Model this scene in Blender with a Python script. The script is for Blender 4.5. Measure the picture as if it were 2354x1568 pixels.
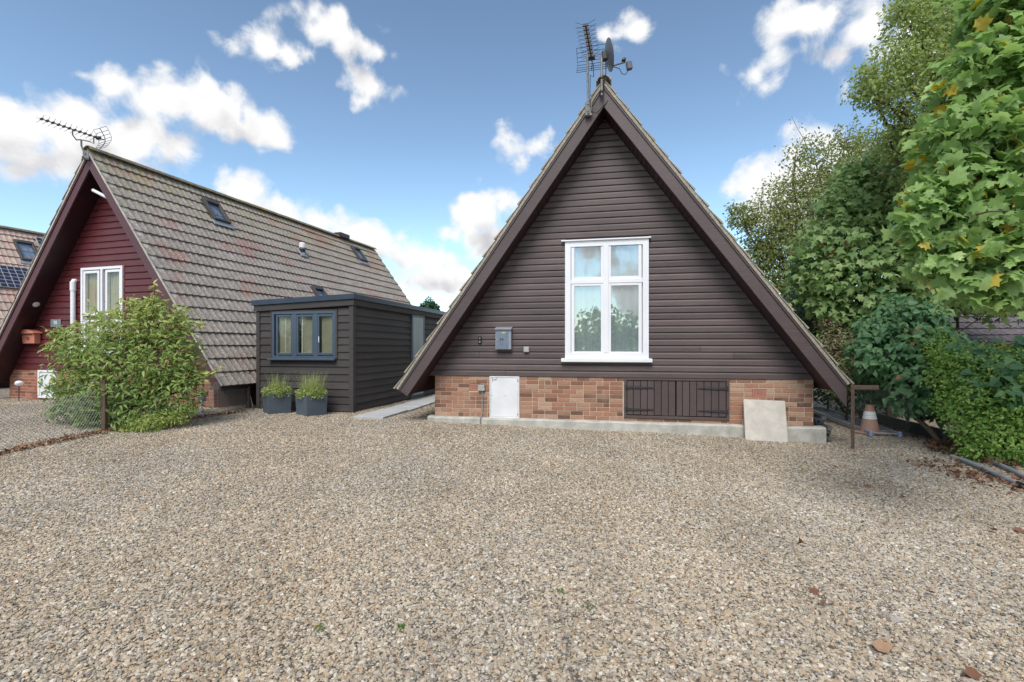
import bpy, bmesh, math, random
import numpy as np
from mathutils import Vector, Matrix

random.seed(11)
rng = np.random.default_rng(11)
R = math.radians
for _o in list(bpy.data.objects):
    bpy.data.objects.remove(_o)
scene = bpy.context.scene
COL = scene.collection

# ------------------------------------------------------------------ camera
F = 1130.0                                  # focal length in survey units (picture 2354 wide)
CAM = Vector((0.0, 0.0, 1.5))
cam_data = bpy.data.cameras.new('camera')
cam_data.sensor_width = 36.0
cam_data.lens = F / 2354.0 * 36.0
cam_data.shift_y = 16.0 / 2354.0
cam_data.clip_start = 0.05
cam_data.clip_end = 2000.0
cam = bpy.data.objects.new('camera', cam_data)
cam.location = CAM
cam.rotation_euler = (R(90), 0, 0)
COL.objects.link(cam)
scene.camera = cam

# ------------------------------------------------------------------ sun, sky, exposure
SUN_ELEV, SUN_AZ = R(52), R(194)            # azimuth measured clockwise from +Y
sun_dir = Vector((math.sin(SUN_AZ) * math.cos(SUN_ELEV), math.cos(SUN_AZ) * math.cos(SUN_ELEV), math.sin(SUN_ELEV)))
sun_data = bpy.data.lights.new('sun', 'SUN')
sun_data.energy = 2.0
sun_data.angle = R(30)
sun_data.color = (1.0, 0.96, 0.9)
sun = bpy.data.objects.new('sun', sun_data)
sun.rotation_euler = sun_dir.to_track_quat('Z', 'Y').to_euler()
COL.objects.link(sun)

scene.view_settings.view_transform = 'Standard'
scene.view_settings.look = 'None'
scene.view_settings.gamma = 1.0
scene.view_settings.use_curve_mapping = False
scene.view_settings.exposure = 0.70

# clouds: x, y, half-width, half-height (survey units), tilt in degrees; turned into directions on the sky
CLOUDS = [
    (30, 300, 170, 95, -10), (150, 290, 150, 75, -14), (290, 325, 120, 55, -16), (400, 350, 80, 42, -10), (90, 360, 130, 45, -5),
    (200, 355, 190, 62, -8), (60, 385, 110, 38, 0), (390, 220, 95, 62, -10), (500, 258, 100, 62, -22), (600, 295, 85, 45, -25), (290, 190, 80, 26, -12), (190, 172, 55, 12, -12),
    (560, 85, 45, 34, -20), (615, 105, 70, 42, -22), (660, 120, 50, 32, -20), (720, 30, 42, 30, -45), (775, 72, 80, 50, -20), (840, 105, 50, 24, -25), (640, 30, 26, 14, 0),
    (860, 200, 56, 38, -15), (835, 232, 30, 16, 20),
    (560, 440, 80, 48, 15), (640, 480, 80, 46, -10), (740, 510, 80, 46, -10), (830, 545, 75, 40, -5), (930, 545, 30, 18, 0),
    (960, 590, 80, 40, 0), (1010, 650, 110, 40, 0), (1085, 500, 80, 55, 12), (1030, 530, 40, 26, 0), (1130, 560, 70, 60, 0), (1160, 470, 40, 30, 20),
    (1200, 345, 48, 40, -5), (1170, 318, 30, 22, 0), (1240, 330, 28, 24, 0), (1190, 375, 28, 22, 0),
    (1450, 75, 38, 36, 20), (1415, 82, 30, 10, 0), (1440, 110, 22, 16, 0),
    (1850, 45, 130, 48, 12), (1780, 120, 62, 55, 40), (1735, 175, 32, 34, 50), (1850, 115, 44, 28, 25), (2000, 70, 80, 70, 20), (1940, 130, 42, 28, 20), (1945, 195, 18, 30, -30), (2080, 120, 90, 90, 0),
    (1740, 430, 75, 55, 10), (1830, 380, 80, 62, 15), (1890, 330, 62, 50, 0), (1960, 370, 80, 60, 0), (1700, 470, 40, 30, 0), (1850, 450, 140, 90, 0), (1780, 480, 110, 70, 0), (1900, 310, 50, 34, 0),
]
world = bpy.data.worlds.new('World')
scene.world = world
world.use_nodes = True


def build_world():
    nt = world.node_tree
    N, L = nt.nodes, nt.links
    N.clear()

    def field_group():
        g = bpy.data.node_groups.new('cloud_field', 'ShaderNodeTree')
        g.interface.new_socket('Vector', in_out='INPUT', socket_type='NodeSocketVector')
        g.interface.new_socket('Value', in_out='OUTPUT', socket_type='NodeSocketFloat')
        n, l = g.nodes, g.links
        gi, go = n.new('NodeGroupInput'), n.new('NodeGroupOutput')
        nrm = n.new('ShaderNodeVectorMath'); nrm.operation = 'NORMALIZE'
        l.new(gi.outputs[0], nrm.inputs[0])
        V = nrm.outputs[0]

        def math_(op, a, b=None, c=None):
            m = n.new('ShaderNodeMath'); m.operation = op
            for i, x in enumerate((a, b, c)):
                if x is None: continue
                if isinstance(x, (int, float)): m.inputs[i].default_value = x
                else: l.new(x, m.inputs[i])
            return m.outputs[0]

        def dot(vec):
            d = n.new('ShaderNodeVectorMath'); d.operation = 'DOT_PRODUCT'
            l.new(V, d.inputs[0]); d.inputs[1].default_value = vec
            return d.outputs['Value']
        acc = None
        for cx, cy, rx, ry, tilt in CLOUDS:
            c = Vector(((cx - 1177) / F, 1.0, (800 - cy) / F))
            k = c.length
            a = R(tilt)
            q1 = Vector(((cx + 40 * math.cos(a) - 1177) / F, 1.0, (800 - cy + 40 * math.sin(a)) / F)).normalized()
            q2 = Vector(((cx - 40 * math.sin(a) - 1177) / F, 1.0, (800 - cy + 40 * math.cos(a)) / F)).normalized()
            cn = c.normalized()
            t1 = (q1 - cn * q1.dot(cn)); s1 = t1.length / 40.0; t1.normalize()
            t2 = (q2 - cn * q2.dot(cn)); s2 = t2.length / 40.0; t2.normalize()
            # dual axes, so that the two tangents need not be orthogonal
            w = t1.dot(t2)
            d1 = (t1 - t2 * w) / (1 - w * w); d2 = (t2 - t1 * w) / (1 - w * w)
            A1, A2 = rx * s1, ry * s2
            x = dot(d1 / A1); y = dot(d2 / A2)
            q = math_('SQRT', math_('ADD', math_('MULTIPLY', x, x), math_('MULTIPLY', y, y)))
            rm = (A1 + A2) * 0.5
            sd = math_('MULTIPLY_ADD', q, -rm, rm)
            acc = sd if acc is None else math_('SMOOTH_MAX', acc, sd, 0.012)
        sep = n.new('ShaderNodeSeparateXYZ'); l.new(V, sep.inputs[0])
        front = n.new('ShaderNodeMapRange'); front.interpolation_type = 'SMOOTHSTEP'
        l.new(sep.outputs[1], front.inputs[0])
        front.inputs[1].default_value = 0.15; front.inputs[2].default_value = 0.45
        # a broken cumulus cover for the rest of the sky
        big = n.new('ShaderNodeTexNoise'); l.new(V, big.inputs['Vector'])
        big.inputs['Scale'].default_value = 3.2; big.inputs['Detail'].default_value = 2.0
        gen = math_('MULTIPLY', math_('SUBTRACT', big.outputs[0], 0.47), 0.75)
        mix = n.new('ShaderNodeMix'); mix.data_type = 'FLOAT'
        l.new(front.outputs[0], mix.inputs[0]); l.new(gen, mix.inputs[2]); l.new(acc, mix.inputs[3])
        # ragged edges
        fb = n.new('ShaderNodeTexNoise'); l.new(V, fb.inputs['Vector'])
        fb.inputs['Scale'].default_value = 13.0; fb.inputs['Detail'].default_value = 9.0; fb.inputs['Roughness'].default_value = 0.6
        fb.inputs['Distortion'].default_value = 0.25
        fine = math_('MULTIPLY', math_('SUBTRACT', fb.outputs[0], 0.52), 0.13)
        mp = n.new('ShaderNodeTexVoronoi'); mp.feature = 'SMOOTH_F1'; l.new(V, mp.inputs['Vector'])
        mp.inputs['Scale'].default_value = 30.0; mp.inputs['Smoothness'].default_value = 0.4
        puff = math_('MULTIPLY', math_('SUBTRACT', 0.45, mp.outputs['Distance']), 0.034)
        tot = math_('ADD', mix.outputs[0], math_('ADD', fine, puff))
        l.new(tot, go.inputs[0])
        return g
    grp = field_group()
    tc = N.new('ShaderNodeTexCoord')
    V = tc.outputs['Generated']
    f0 = N.new('ShaderNodeGroup'); f0.node_tree = grp; L.new(V, f0.inputs[0])
    off = N.new('ShaderNodeVectorMath'); off.operation = 'ADD'; L.new(V, off.inputs[0]); off.inputs[1].default_value = (-0.03, 0.0, 0.055)
    f1 = N.new('ShaderNodeGroup'); f1.node_tree = grp; L.new(off.outputs[0], f1.inputs[0])

    def maprange(src, a, b, c=0.0, d=1.0, smooth=True):
        m = N.new('ShaderNodeMapRange')
        if smooth: m.interpolation_type = 'SMOOTHSTEP'
        L.new(src, m.inputs[0]); m.inputs[1].default_value = a; m.inputs[2].default_value = b; m.inputs[3].default_value = c; m.inputs[4].default_value = d
        return m.outputs[0]
    dens = maprange(f0.outputs[0], -0.015, 0.022)
    shade = maprange(f1.outputs[0], -0.004, 0.062)
    ccol = N.new('ShaderNodeMix'); ccol.data_type = 'RGBA'
    L.new(shade, ccol.inputs[0])
    ccol.inputs[6].default_value = (1.04, 1.04, 1.04, 1); ccol.inputs[7].default_value = (0.64, 0.635, 0.67, 1)
    cb = N.new('ShaderNodeBackground'); L.new(ccol.outputs[2], cb.inputs[0]); cb.inputs[1].default_value = 0.60
    sky = N.new('ShaderNodeTexSky'); sky.sky_type = 'NISHITA'
    sky.sun_disc = False; sky.sun_elevation = SUN_ELEV; sky.sun_rotation = SUN_AZ
    sky.air_density = 1.0; sky.dust_density = 0.6; sky.ozone_density = 1.6
    L.new(V, sky.inputs['Vector']) if 'Vector' in sky.inputs else None
    hs = N.new('ShaderNodeHueSaturation'); L.new(sky.outputs[0], hs.inputs['Color']); hs.inputs['Saturation'].default_value = 0.74
    gm = N.new('ShaderNodeGamma'); L.new(hs.outputs[0], gm.inputs[0]); gm.inputs[1].default_value = 1.42
    sb = N.new('ShaderNodeBackground'); tn = N.new('ShaderNodeMix'); tn.data_type = 'RGBA'; tn.blend_type = 'MULTIPLY'; tn.inputs[0].default_value = 1.0; L.new(gm.outputs[0], tn.inputs[6]); tn.inputs[7].default_value = (0.90, 1.03, 1.0, 1)
    L.new(tn.outputs[2], sb.inputs[0]); sb.inputs[1].default_value = 0.071
    mx = N.new('ShaderNodeMixShader'); L.new(dens, mx.inputs[0]); L.new(sb.outputs[0], mx.inputs[1]); L.new(cb.outputs[0], mx.inputs[2])
    out = N.new('ShaderNodeOutputWorld'); L.new(mx.outputs[0], out.inputs[0])


build_world()
world.cycles.sampling_method = 'MANUAL'
world.cycles.sample_map_resolution = 512

# ------------------------------------------------------------------ helpers
def S(r, g, b):
    f = lambda c: (c / 255 / 12.92) if c <= 10 else ((c / 255 + 0.055) / 1.055) ** 2.4
    return (f(r), f(g), f(b))


def ray(px, py):
    return Vector(((px - 1177) / F, 1.0, (800 - py) / F))


def at(px, py, Y):
    return CAM + ray(px, py) * Y


def hit(px, py, M):
    """Where the sight line through a surveyed point meets the z = 0 plane of frame M (in M's x, y)."""
    Mi = M.inverted()
    o = Mi @ CAM
    d = Mi.to_3x3() @ ray(px, py)
    p = o - d * (o.z / d.z)
    return p.x, p.y


def sstep(a, b, x):
    t = np.clip((x - a) / (b - a), 0, 1)
    return t * t * (3 - 2 * t)


def gz(X, Y):
    X = np.asarray(X, float); Y = np.asarray(Y, float)
    base = np.interp(X, [-9, -1.4, 1.7, 3.7, 4.9, 30], [0.245, 0.156, 0.092, 0.06, 0.005, 0.0])
    und = 0.008 * np.sin(X * 1.7 + 0.6) * np.sin(Y * 1.3) + 0.006 * np.sin(X * 3.1 + Y * 2.3)
    return base * sstep(0.5, 8.0, Y) + und


def gzf(x, y):
    return float(gz(x, y))


def ground_at(px, py):
    Y = 6.0
    for _ in range(30):
        r = ray(px, py)
        Y = (gzf(r.x * Y, Y) - 1.5) / r.z
    return Vector((ray(px, py).x * Y, Y, gzf(ray(px, py).x * Y, Y)))


def tag(o, label=None, cat=None, group=None, kind=None):
    if label: o['label'] = label
    if cat: o['category'] = cat
    if group: o['group'] = group
    if kind: o['kind'] = kind
    return o


def thing(name, label, cat, loc=(0, 0, 0), rotz=0.0, group=None):
    o = bpy.data.objects.new(name, None)
    o.empty_display_size = 0.2
    o.location = loc
    o.rotation_euler = (0, 0, rotz)
    COL.objects.link(o)
    return tag(o, label, cat, group)


def link(name, me, parent=None, loc=None, matrix=None):
    o = bpy.data.objects.new(name, me)
    COL.objects.link(o)
    if parent is not None: o.parent = parent
    if matrix is not None: o.matrix_local = matrix
    elif loc is not None: o.location = loc
    return o


class MB:
    def __init__(s):
        s.v = []; s.f = []

    def add(s, vs, fs, M=None):
        n = len(s.v)
        s.v += [tuple(M @ Vector(p)) if M is not None else tuple(p) for p in vs]
        s.f += [tuple(i + n for i in f) for f in fs]
        return s

    def box(s, x0, x1, y0, y1, z0, z1, M=None):
        vs = [(x0, y0, z0), (x1, y0, z0), (x1, y1, z0), (x0, y1, z0), (x0, y0, z1), (x1, y0, z1), (x1, y1, z1), (x0, y1, z1)]
        return s.add(vs, [(0, 3, 2, 1), (4, 5, 6, 7), (0, 1, 5, 4), (1, 2, 6, 5), (2, 3, 7, 6), (3, 0, 4, 7)], M)

    def prism(s, pts, vec, M=None):
        n = len(pts); v = Vector(vec)
        vs = [tuple(p) for p in pts] + [tuple(Vector(p) + v) for p in pts]
        fs = [tuple(range(n - 1, -1, -1)), tuple(range(n, 2 * n))] + [(i, (i + 1) % n, n + (i + 1) % n, n + i) for i in range(n)]
        return s.add(vs, fs, M)

    def tube(s, pts, rad, n=8, M=None):
        pts = [Vector(p) for p in pts]
        if isinstance(rad, (int, float)): rad = [rad] * len(pts)
        vs, fs = [], []
        up = None
        for i, p in enumerate(pts):
            a = pts[max(i - 1, 0)]; b = pts[min(i + 1, len(pts) - 1)]
            t = (b - a).normalized()
            if up is None or abs(up.dot(t)) > 0.99:
                up = Vector((0, 0, 1)) if abs(t.z) < 0.9 else Vector((1, 0, 0))
            x = t.cross(up).normalized(); y = x.cross(t); up = y
            for k in range(n):
                an = 2 * math.pi * k / n
                vs.append(tuple(p + (x * math.cos(an) + y * math.sin(an)) * rad[i]))
        for i in range(len(pts) - 1):
            for k in range(n):
                fs.append((i * n + k, i * n + (k + 1) % n, (i + 1) * n + (k + 1) % n, (i + 1) * n + k))
        fs.append(tuple(range(n - 1, -1, -1))); fs.append(tuple((len(pts) - 1) * n + k for k in range(n)))
        return s.add(vs, fs, M)

    def lathe(s, prof, n=24, M=None, caps=True):
        vs, fs = [], []
        for r, z in prof:
            for k in range(n):
                a = 2 * math.pi * k / n
                vs.append((r * math.cos(a), r * math.sin(a), z))
        for i in range(len(prof) - 1):
            for k in range(n):
                fs.append((i * n + k, i * n + (k + 1) % n, (i + 1) * n + (k + 1) % n, (i + 1) * n + k))
        if caps:
            fs.append(tuple(range(n - 1, -1, -1))); fs.append(tuple((len(prof) - 1) * n + k for k in range(n)))
        return s.add(vs, fs, M)

    def mesh(s, name, mat, bevel=0.0, smooth=False):
        me = bpy.data.meshes.new(name)
        me.from_pydata(s.v, [], s.f)
        me.update()
        bm = bmesh.new(); bm.from_mesh(me)
        bmesh.ops.recalc_face_normals(bm, faces=bm.faces)
        if bevel:
            es = [e for e in bm.edges if len(e.link_faces) == 2 and e.calc_face_angle(0) > 0.5]
            bmesh.ops.bevel(bm, geom=es, offset=bevel, segments=1, affect='EDGES', clamp_overlap=True)
        if smooth:
            for f in bm.faces: f.smooth = True
            for e in bm.edges:
                if len(e.link_faces) == 2 and e.calc_face_angle(0) > 0.7: e.smooth = False
        bm.to_mesh(me); bm.free()
        if mat is not None: me.materials.append(mat)
        return me

    def build(s, name, mat, parent=None, loc=None, matrix=None, bevel=0.0, smooth=False):
        return link(name, s.mesh(name, mat, bevel, smooth), parent, loc, matrix)


def text_mesh(name, body, size, mat, extrude=0.002):
    cu = bpy.data.curves.new(name, 'FONT')
    cu.body = body; cu.size = size; cu.extrude = extrude; cu.align_x = 'CENTER'; cu.align_y = 'CENTER'
    ob = bpy.data.objects.new(name + '_tmp', cu)
    COL.objects.link(ob)
    dg = bpy.context.evaluated_depsgraph_get()
    me = bpy.data.meshes.new_from_object(ob.evaluated_get(dg))
    bpy.data.objects.remove(ob); bpy.data.curves.remove(cu)
    me.materials.clear(); me.materials.append(mat)
    return me


# upright frame: text plane (x, y) -> (x, z), facing -y
UPRIGHT = Matrix(((1, 0, 0, 0), (0, 0, -1, 0), (0, 1, 0, 0), (0, 0, 0, 1)))


def raw_mesh(name, verts, faces_flat, loop_tot, mat, attrs=None, smooth=False):
    me = bpy.data.meshes.new(name)
    verts = np.asarray(verts, np.float32)
    me.vertices.add(len(verts)); me.vertices.foreach_set('co', verts.ravel())
    fl = np.asarray(faces_flat, np.int32).ravel(); lt = np.asarray(loop_tot, np.int32)
    me.loops.add(len(fl)); me.loops.foreach_set('vertex_index', fl)
    me.polygons.add(len(lt))
    ls = np.concatenate(([0], np.cumsum(lt)[:-1])).astype(np.int32)
    me.polygons.foreach_set('loop_start', ls); me.polygons.foreach_set('loop_total', lt)
    me.polygons.foreach_set('use_smooth', np.full(len(lt), bool(smooth)))
    for k, a in (attrs or {}).items():
        at_ = me.attributes.new(k, 'FLOAT', 'POINT'); at_.data.foreach_set('value', np.asarray(a, np.float32))
    me.update(calc_edges=True)
    me.validate()
    me.materials.append(mat)
    return me


# ------------------------------------------------------------------ materials
class NB:
    def __init__(s, name):
        s.m = bpy.data.materials.new(name); s.m.use_nodes = True
        s.N = s.m.node_tree.nodes; s.L = s.m.node_tree.links
        s.N.clear()
        s.out = s.N.new('ShaderNodeOutputMaterial')
        s.p = s.N.new('ShaderNodeBsdfPrincipled')
        s.L.new(s.p.outputs[0], s.out.inputs[0])

    def set(s, sock, val):
        if isinstance(val, bpy.types.NodeSocket): s.L.new(val, sock)
        elif isinstance(val, tuple) and len(val) == 3 and sock.type == 'RGBA': sock.default_value = (*val, 1)
        else: sock.default_value = val

    def pos(s, scale=(1, 1, 1), rot=(0, 0, 0), obj=False):
        if obj: src = s.N.new('ShaderNodeTexCoord').outputs['Object']
        else: src = s.N.new('ShaderNodeNewGeometry').outputs['Position']
        m = s.N.new('ShaderNodeMapping'); m.inputs['Scale'].default_value = scale; m.inputs['Rotation'].default_value = rot
        s.L.new(src, m.inputs[0]); return m.outputs[0]

    def noise(s, vec, scale, detail=4, rough=0.55, dist=0.0):
        n = s.N.new('ShaderNodeTexNoise'); s.L.new(vec, n.inputs['Vector'])
        n.inputs['Scale'].default_value = scale; n.inputs['Detail'].default_value = detail; n.inputs['Roughness'].default_value = rough; n.inputs['Distortion'].default_value = dist
        return n.outputs[0]

    def voro(s, vec, scale, out='Distance', feature='F1'):
        n = s.N.new('ShaderNodeTexVoronoi'); n.feature = feature; s.L.new(vec, n.inputs['Vector']); n.inputs['Scale'].default_value = scale
        return n.outputs[out]

    def ramp(s, fac, stops, interp='LINEAR'):
        n = s.N.new('ShaderNodeValToRGB'); s.L.new(fac, n.inputs[0]); r = n.color_ramp; r.interpolation = interp
        while len(r.elements) < len(stops): r.elements.new(0.5)
        for e, (p, c) in zip(r.elements, stops):
            e.position = p; e.color = (*c, 1) if isinstance(c, tuple) else (c, c, c, 1)
        return n.outputs[0]

    def mix(s, fac, a, b, mode='MIX'):
        n = s.N.new('ShaderNodeMix'); n.data_type = 'RGBA'; n.blend_type = mode
        s.set(n.inputs[0], fac); s.set(n.inputs[6], a); s.set(n.inputs[7], b); return n.outputs[2]

    def math(s, op, a, b=0.0):
        n = s.N.new('ShaderNodeMath'); n.operation = op
        s.set(n.inputs[0], a); s.set(n.inputs[1], b); return n.outputs[0]

    def rnd(s):
        return s.N.new('ShaderNodeObjectInfo').outputs['Random']

    def attr(s, name, typ='GEOMETRY'):
        n = s.N.new('ShaderNodeAttribute'); n.attribute_name = name; n.attribute_type = typ; return n.outputs['Fac']

    def hsv(s, col, v=1.0, sat=1.0):
        n = s.N.new('ShaderNodeHueSaturation'); s.set(n.inputs['Color'], col); s.set(n.inputs['Value'], v); s.set(n.inputs['Saturation'], sat); return n.outputs[0]

    def bump(s, h, strength=0.3, dist=0.01):
        n = s.N.new('ShaderNodeBump'); s.L.new(h, n.inputs['Height']); n.inputs['Strength'].default_value = strength; n.inputs['Distance'].default_value = dist
        s.L.new(n.outputs[0], s.p.inputs['Normal'])

    def fin(s, col, rough=0.6, metal=0.0, spec=0.5):
        s.set(s.p.inputs['Base Color'], col); s.set(s.p.inputs['Roughness'], rough); s.p.inputs['Metallic'].default_value = metal
        s.p.inputs['Specular IOR Level'].default_value = spec
        return s.m


def plain(name, c1, c2=None, scale=6, rough=0.6, metal=0.0, spec=0.5, stretch=(1, 1, 1), bump=0.0, bscale=60, rand=0.0, lo=0.35, hi=0.65, rot=0.0):
    b = NB(name)
    c2 = c2 or tuple(x * 0.8 for x in c1)
    p = b.pos(stretch, (0, 0, rot))
    n = b.noise(p, scale, 6, 0.6)
    col = b.ramp(n, [(lo, c1), (hi, c2)])
    if rand:
        v = b.math('MULTIPLY_ADD', b.rnd(), 2 * rand); v.node.inputs[2].default_value = 1 - rand
        col = b.hsv(col, v)
    if bump: b.bump(b.noise(p, bscale, 4), bump, 0.004)
    return b.fin(col, rough, metal, spec)


def wood_paint(name, c1, c2, chip, rot, rough=0.55, grain=1.0, rand=0.12):
    b = NB(name)
    p = b.pos((1.2, 1.2, 30), (0, 0, rot))
    g = b.noise(p, 3.0, 6, 0.65)
    col = b.ramp(g, [(0.32, c1), (0.7, c2)])
    big = b.noise(b.pos(), 0.9, 4)
    col = b.mix(b.ramp(big, [(0.45, 0.0), (0.75, 0.5)]), col, tuple(x * 1.25 for x in c2))
    ch = b.noise(b.pos((3, 3, 22), (0, 0, rot)), 5.0, 8, 0.7)
    col = b.mix(b.ramp(ch, [(0.69, 0.0), (0.74, 0.75)]), col, chip)
    v = b.math('MULTIPLY_ADD', b.rnd(), 2 * rand); v.node.inputs[2].default_value = 1 - rand
    col = b.hsv(col, v)
    b.bump(g, 0.25 * grain, 0.006)
    return b.fin(col, b.ramp(g, [(0.3, rough - 0.08), (0.7, rough + 0.12)]), 0, 0.4)


def leaf_mat(name, stops, rough=0.5, transl=0.35, spec=0.35):
    b = NB(name)
    col = b.ramp(b.attr('tint'), stops)
    n = b.noise(b.pos(), 35, 3)
    v = b.math('MULTIPLY_ADD', n, 0.5); v.node.inputs[2].default_value = 0.75
    col = b.hsv(col, v)
    b.fin(col, rough, 0, spec)
    t = b.N.new('ShaderNodeBsdfTranslucent'); b.L.new(b.hsv(col, 1.3, 1.1), t.inputs[0])
    mx = b.N.new('ShaderNodeMixShader'); mx.inputs[0].default_value = transl
    b.L.new(b.p.outputs[0], mx.inputs[1]); b.L.new(t.outputs[0], mx.inputs[2]); b.L.new(mx.outputs[0], b.out.inputs[0])
    return b.m


def glass_mat(name, refl=0.3, tint=(0.9, 0.95, 0.95)):
    b = NB(name)
    b.N.remove(b.p)
    g = b.N.new('ShaderNodeBsdfGlossy'); g.inputs['Roughness'].default_value = 0.01
    wv = b.noise(b.pos(), 3.0, 2)
    bp = b.N.new('ShaderNodeBump'); bp.inputs['Strength'].default_value = 0.04; bp.inputs['Distance'].default_value = 0.02
    b.L.new(wv, bp.inputs['Height']); b.L.new(bp.outputs[0], g.inputs['Normal'])
    t = b.N.new('ShaderNodeBsdfTransparent'); t.inputs[0].default_value = (*tint, 1)
    lw = b.N.new('ShaderNodeLayerWeight'); lw.inputs[0].default_value = 0.35
    f = b.math('MULTIPLY_ADD', lw.outputs['Fresnel'], 1 - refl); f.node.inputs[2].default_value = refl
    bf = b.N.new('ShaderNodeNewGeometry').outputs['Backfacing']
    f = b.math('MULTIPLY', f, b.math('SUBTRACT', 1.0, bf))
    mx = b.N.new('ShaderNodeMixShader'); b.L.new(f, mx.inputs[0]); b.L.new(t.outputs[0], mx.inputs[1]); b.L.new(g.outputs[0], mx.inputs[2])
    b.L.new(mx.outputs[0], b.out.inputs[0])
    return b.m


THM, THN, THS, THF = R(11.44), R(16.3), R(13.0), R(20.0)     # how far each building is turned

m_board = wood_paint('brown_boards', (0.088, 0.067, 0.066), (0.126, 0.098, 0.094), (0.18, 0.145, 0.13), THM, 0.55, 1.0, 0.2)
m_barge = wood_paint('brown_barge', (0.076, 0.054, 0.055), (0.108, 0.081, 0.081), (0.24, 0.20, 0.18), THM, 0.5)
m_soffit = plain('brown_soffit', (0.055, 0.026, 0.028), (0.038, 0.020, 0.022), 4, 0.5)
m_red = wood_paint('red_boards', (0.092, 0.018, 0.022), (0.122, 0.029, 0.033), (0.2, 0.09, 0.08), THN, 0.32, 0.5, 0.06)
m_redbarge = wood_paint('red_barge', (0.080, 0.028, 0.034), (0.105, 0.042, 0.050), (0.2, 0.09, 0.08), THN, 0.4, 0.6, 0.04)
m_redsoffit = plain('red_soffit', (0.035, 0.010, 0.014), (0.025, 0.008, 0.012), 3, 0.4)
m_shed = wood_paint('black_boards', (0.040, 0.034, 0.033), (0.062, 0.054, 0.053), (0.13, 0.12, 0.12), THS, 0.65, 1.2, 0.15)
m_hatch = wood_paint('hatch_boards', (0.070, 0.050, 0.048), (0.105, 0.078, 0.074), (0.15, 0.12, 0.11), THM, 0.6)
m_iron = plain('black_iron', (0.05, 0.05, 0.055), None, 8, 0.5, 0.3)
m_white = plain('white_plastic', (0.83, 0.83, 0.86), (0.78, 0.78, 0.82), 2, 0.3)
m_whitepaint = plain('white_paint', (0.80, 0.80, 0.82), (0.70, 0.70, 0.71), 3, 0.4)
m_mortar = plain('mortar', (0.58, 0.48, 0.38), (0.48, 0.39, 0.30), 14, 0.9, bump=0.3)
m_greyframe = plain('slate_blue_frame', (0.066, 0.092, 0.13), (0.058, 0.082, 0.117), 3, 0.4)
m_navy = plain('roof_trim', (0.022, 0.032, 0.055), (0.03, 0.042, 0.07), 5, 0.35)
m_pot = plain('pot_grey', (0.075, 0.098, 0.125), (0.092, 0.115, 0.142), 5, 0.55, bump=0.15, bscale=120)
m_curtain = plain('net_curtain', (0.54, 0.54, 0.54), (0.46, 0.46, 0.46), 3, 0.9, stretch=(3, 3, 0.5))
m_beige = plain('beige_curtain', (0.40, 0.34, 0.24), (0.27, 0.23, 0.16), 6, 0.9, stretch=(4, 4, 0.3))
m_blind = plain('blind_slats', (0.36, 0.34, 0.28), (0.30, 0.285, 0.235), 6, 0.5)
m_dark = plain('dark_interior', (0.02, 0.02, 0.02), None, 4, 0.9)
m_metal = plain('grey_metal', (0.30, 0.295, 0.285), (0.18, 0.17, 0.16), 14, 0.55, 0.15)
m_skysheen = plain('skylight_sky_sheen', (0.40, 0.50, 0.60), (0.30, 0.40, 0.50), 2, 0.7)  # pale blue stands in for sky reflected in the skylight panes
m_darkmetal = plain('dark_metal', (0.045, 0.045, 0.05), (0.065, 0.06, 0.06), 14, 0.6, 0.0)
m_alu = plain('aluminium', (0.50, 0.51, 0.52), (0.34, 0.345, 0.35), 12, 0.5, 0.2)
m_box = plain('letterbox_steel', (0.17, 0.21, 0.27), (0.22, 0.25, 0.31), 7, 0.4, 0.3)
m_boxlight = plain('letterbox_edge', (0.34, 0.35, 0.40), (0.28, 0.29, 0.34), 7, 0.4, 0.3)
m_black = plain('black_plastic', (0.012, 0.012, 0.014), None, 5, 0.35)
m_palegrey = plain('pale_grey_plastic', (0.42, 0.42, 0.41), (0.36, 0.36, 0.35), 8, 0.5)
m_terra = plain('terracotta_plastic', (0.62, 0.24, 0.16), (0.55, 0.20, 0.13), 5, 0.45)
m_slab = plain('paving_stone', (0.62, 0.565, 0.50), (0.46, 0.425, 0.385), 7, 0.85, bump=0.5, bscale=70, lo=0.3, hi=0.7)
m_path = plain('path_stone', (0.48, 0.475, 0.47), (0.40, 0.40, 0.40), 7, 0.8, bump=0.3, bscale=80, rand=0.06)
m_concrete = plain('concrete', (0.52, 0.50, 0.445), (0.34, 0.325, 0.285), 5, 0.9, bump=0.5, bscale=45)
m_rust = plain('rusty_brown_steel', (0.115, 0.070, 0.060), (0.16, 0.10, 0.07), 22, 0.7)
m_wire = plain('galvanised_wire', (0.42, 0.43, 0.43), (0.30, 0.30, 0.30), 20, 0.6, 0.0)
m_airbrick = plain('airbrick_clay', (0.36, 0.11, 0.075), (0.30, 0.09, 0.06), 20, 0.8)
m_bark = plain('bark', (0.115, 0.085, 0.06), (0.07, 0.055, 0.042), 9, 0.9, stretch=(1, 1, 0.3), bump=0.6, bscale=30)
m_stem = plain('stem_bark', (0.22, 0.15, 0.10), (0.14, 0.10, 0.07), 12, 0.85)
m_twig = plain('twigs', (0.14, 0.10, 0.065), (0.09, 0.065, 0.045), 12, 0.85)
m_timber = plain('green_timber', (0.075, 0.09, 0.085), (0.055, 0.062, 0.058), 6, 0.9, stretch=(1, 1, 6), bump=0.3)
m_pipe = plain('grey_pipe', (0.32, 0.335, 0.35), (0.23, 0.235, 0.245), 8, 0.5)
m_cone = plain('faded_cone', (0.44, 0.25, 0.18), (0.36, 0.23, 0.175), 28, 0.7)
m_conewhite = plain('cone_band', (0.84, 0.85, 0.86), (0.70, 0.70, 0.70), 12, 0.5)
m_bluecap = plain('blue_rubber', (0.26, 0.36, 0.60), (0.36, 0.45, 0.66), 18, 0.5)
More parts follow.
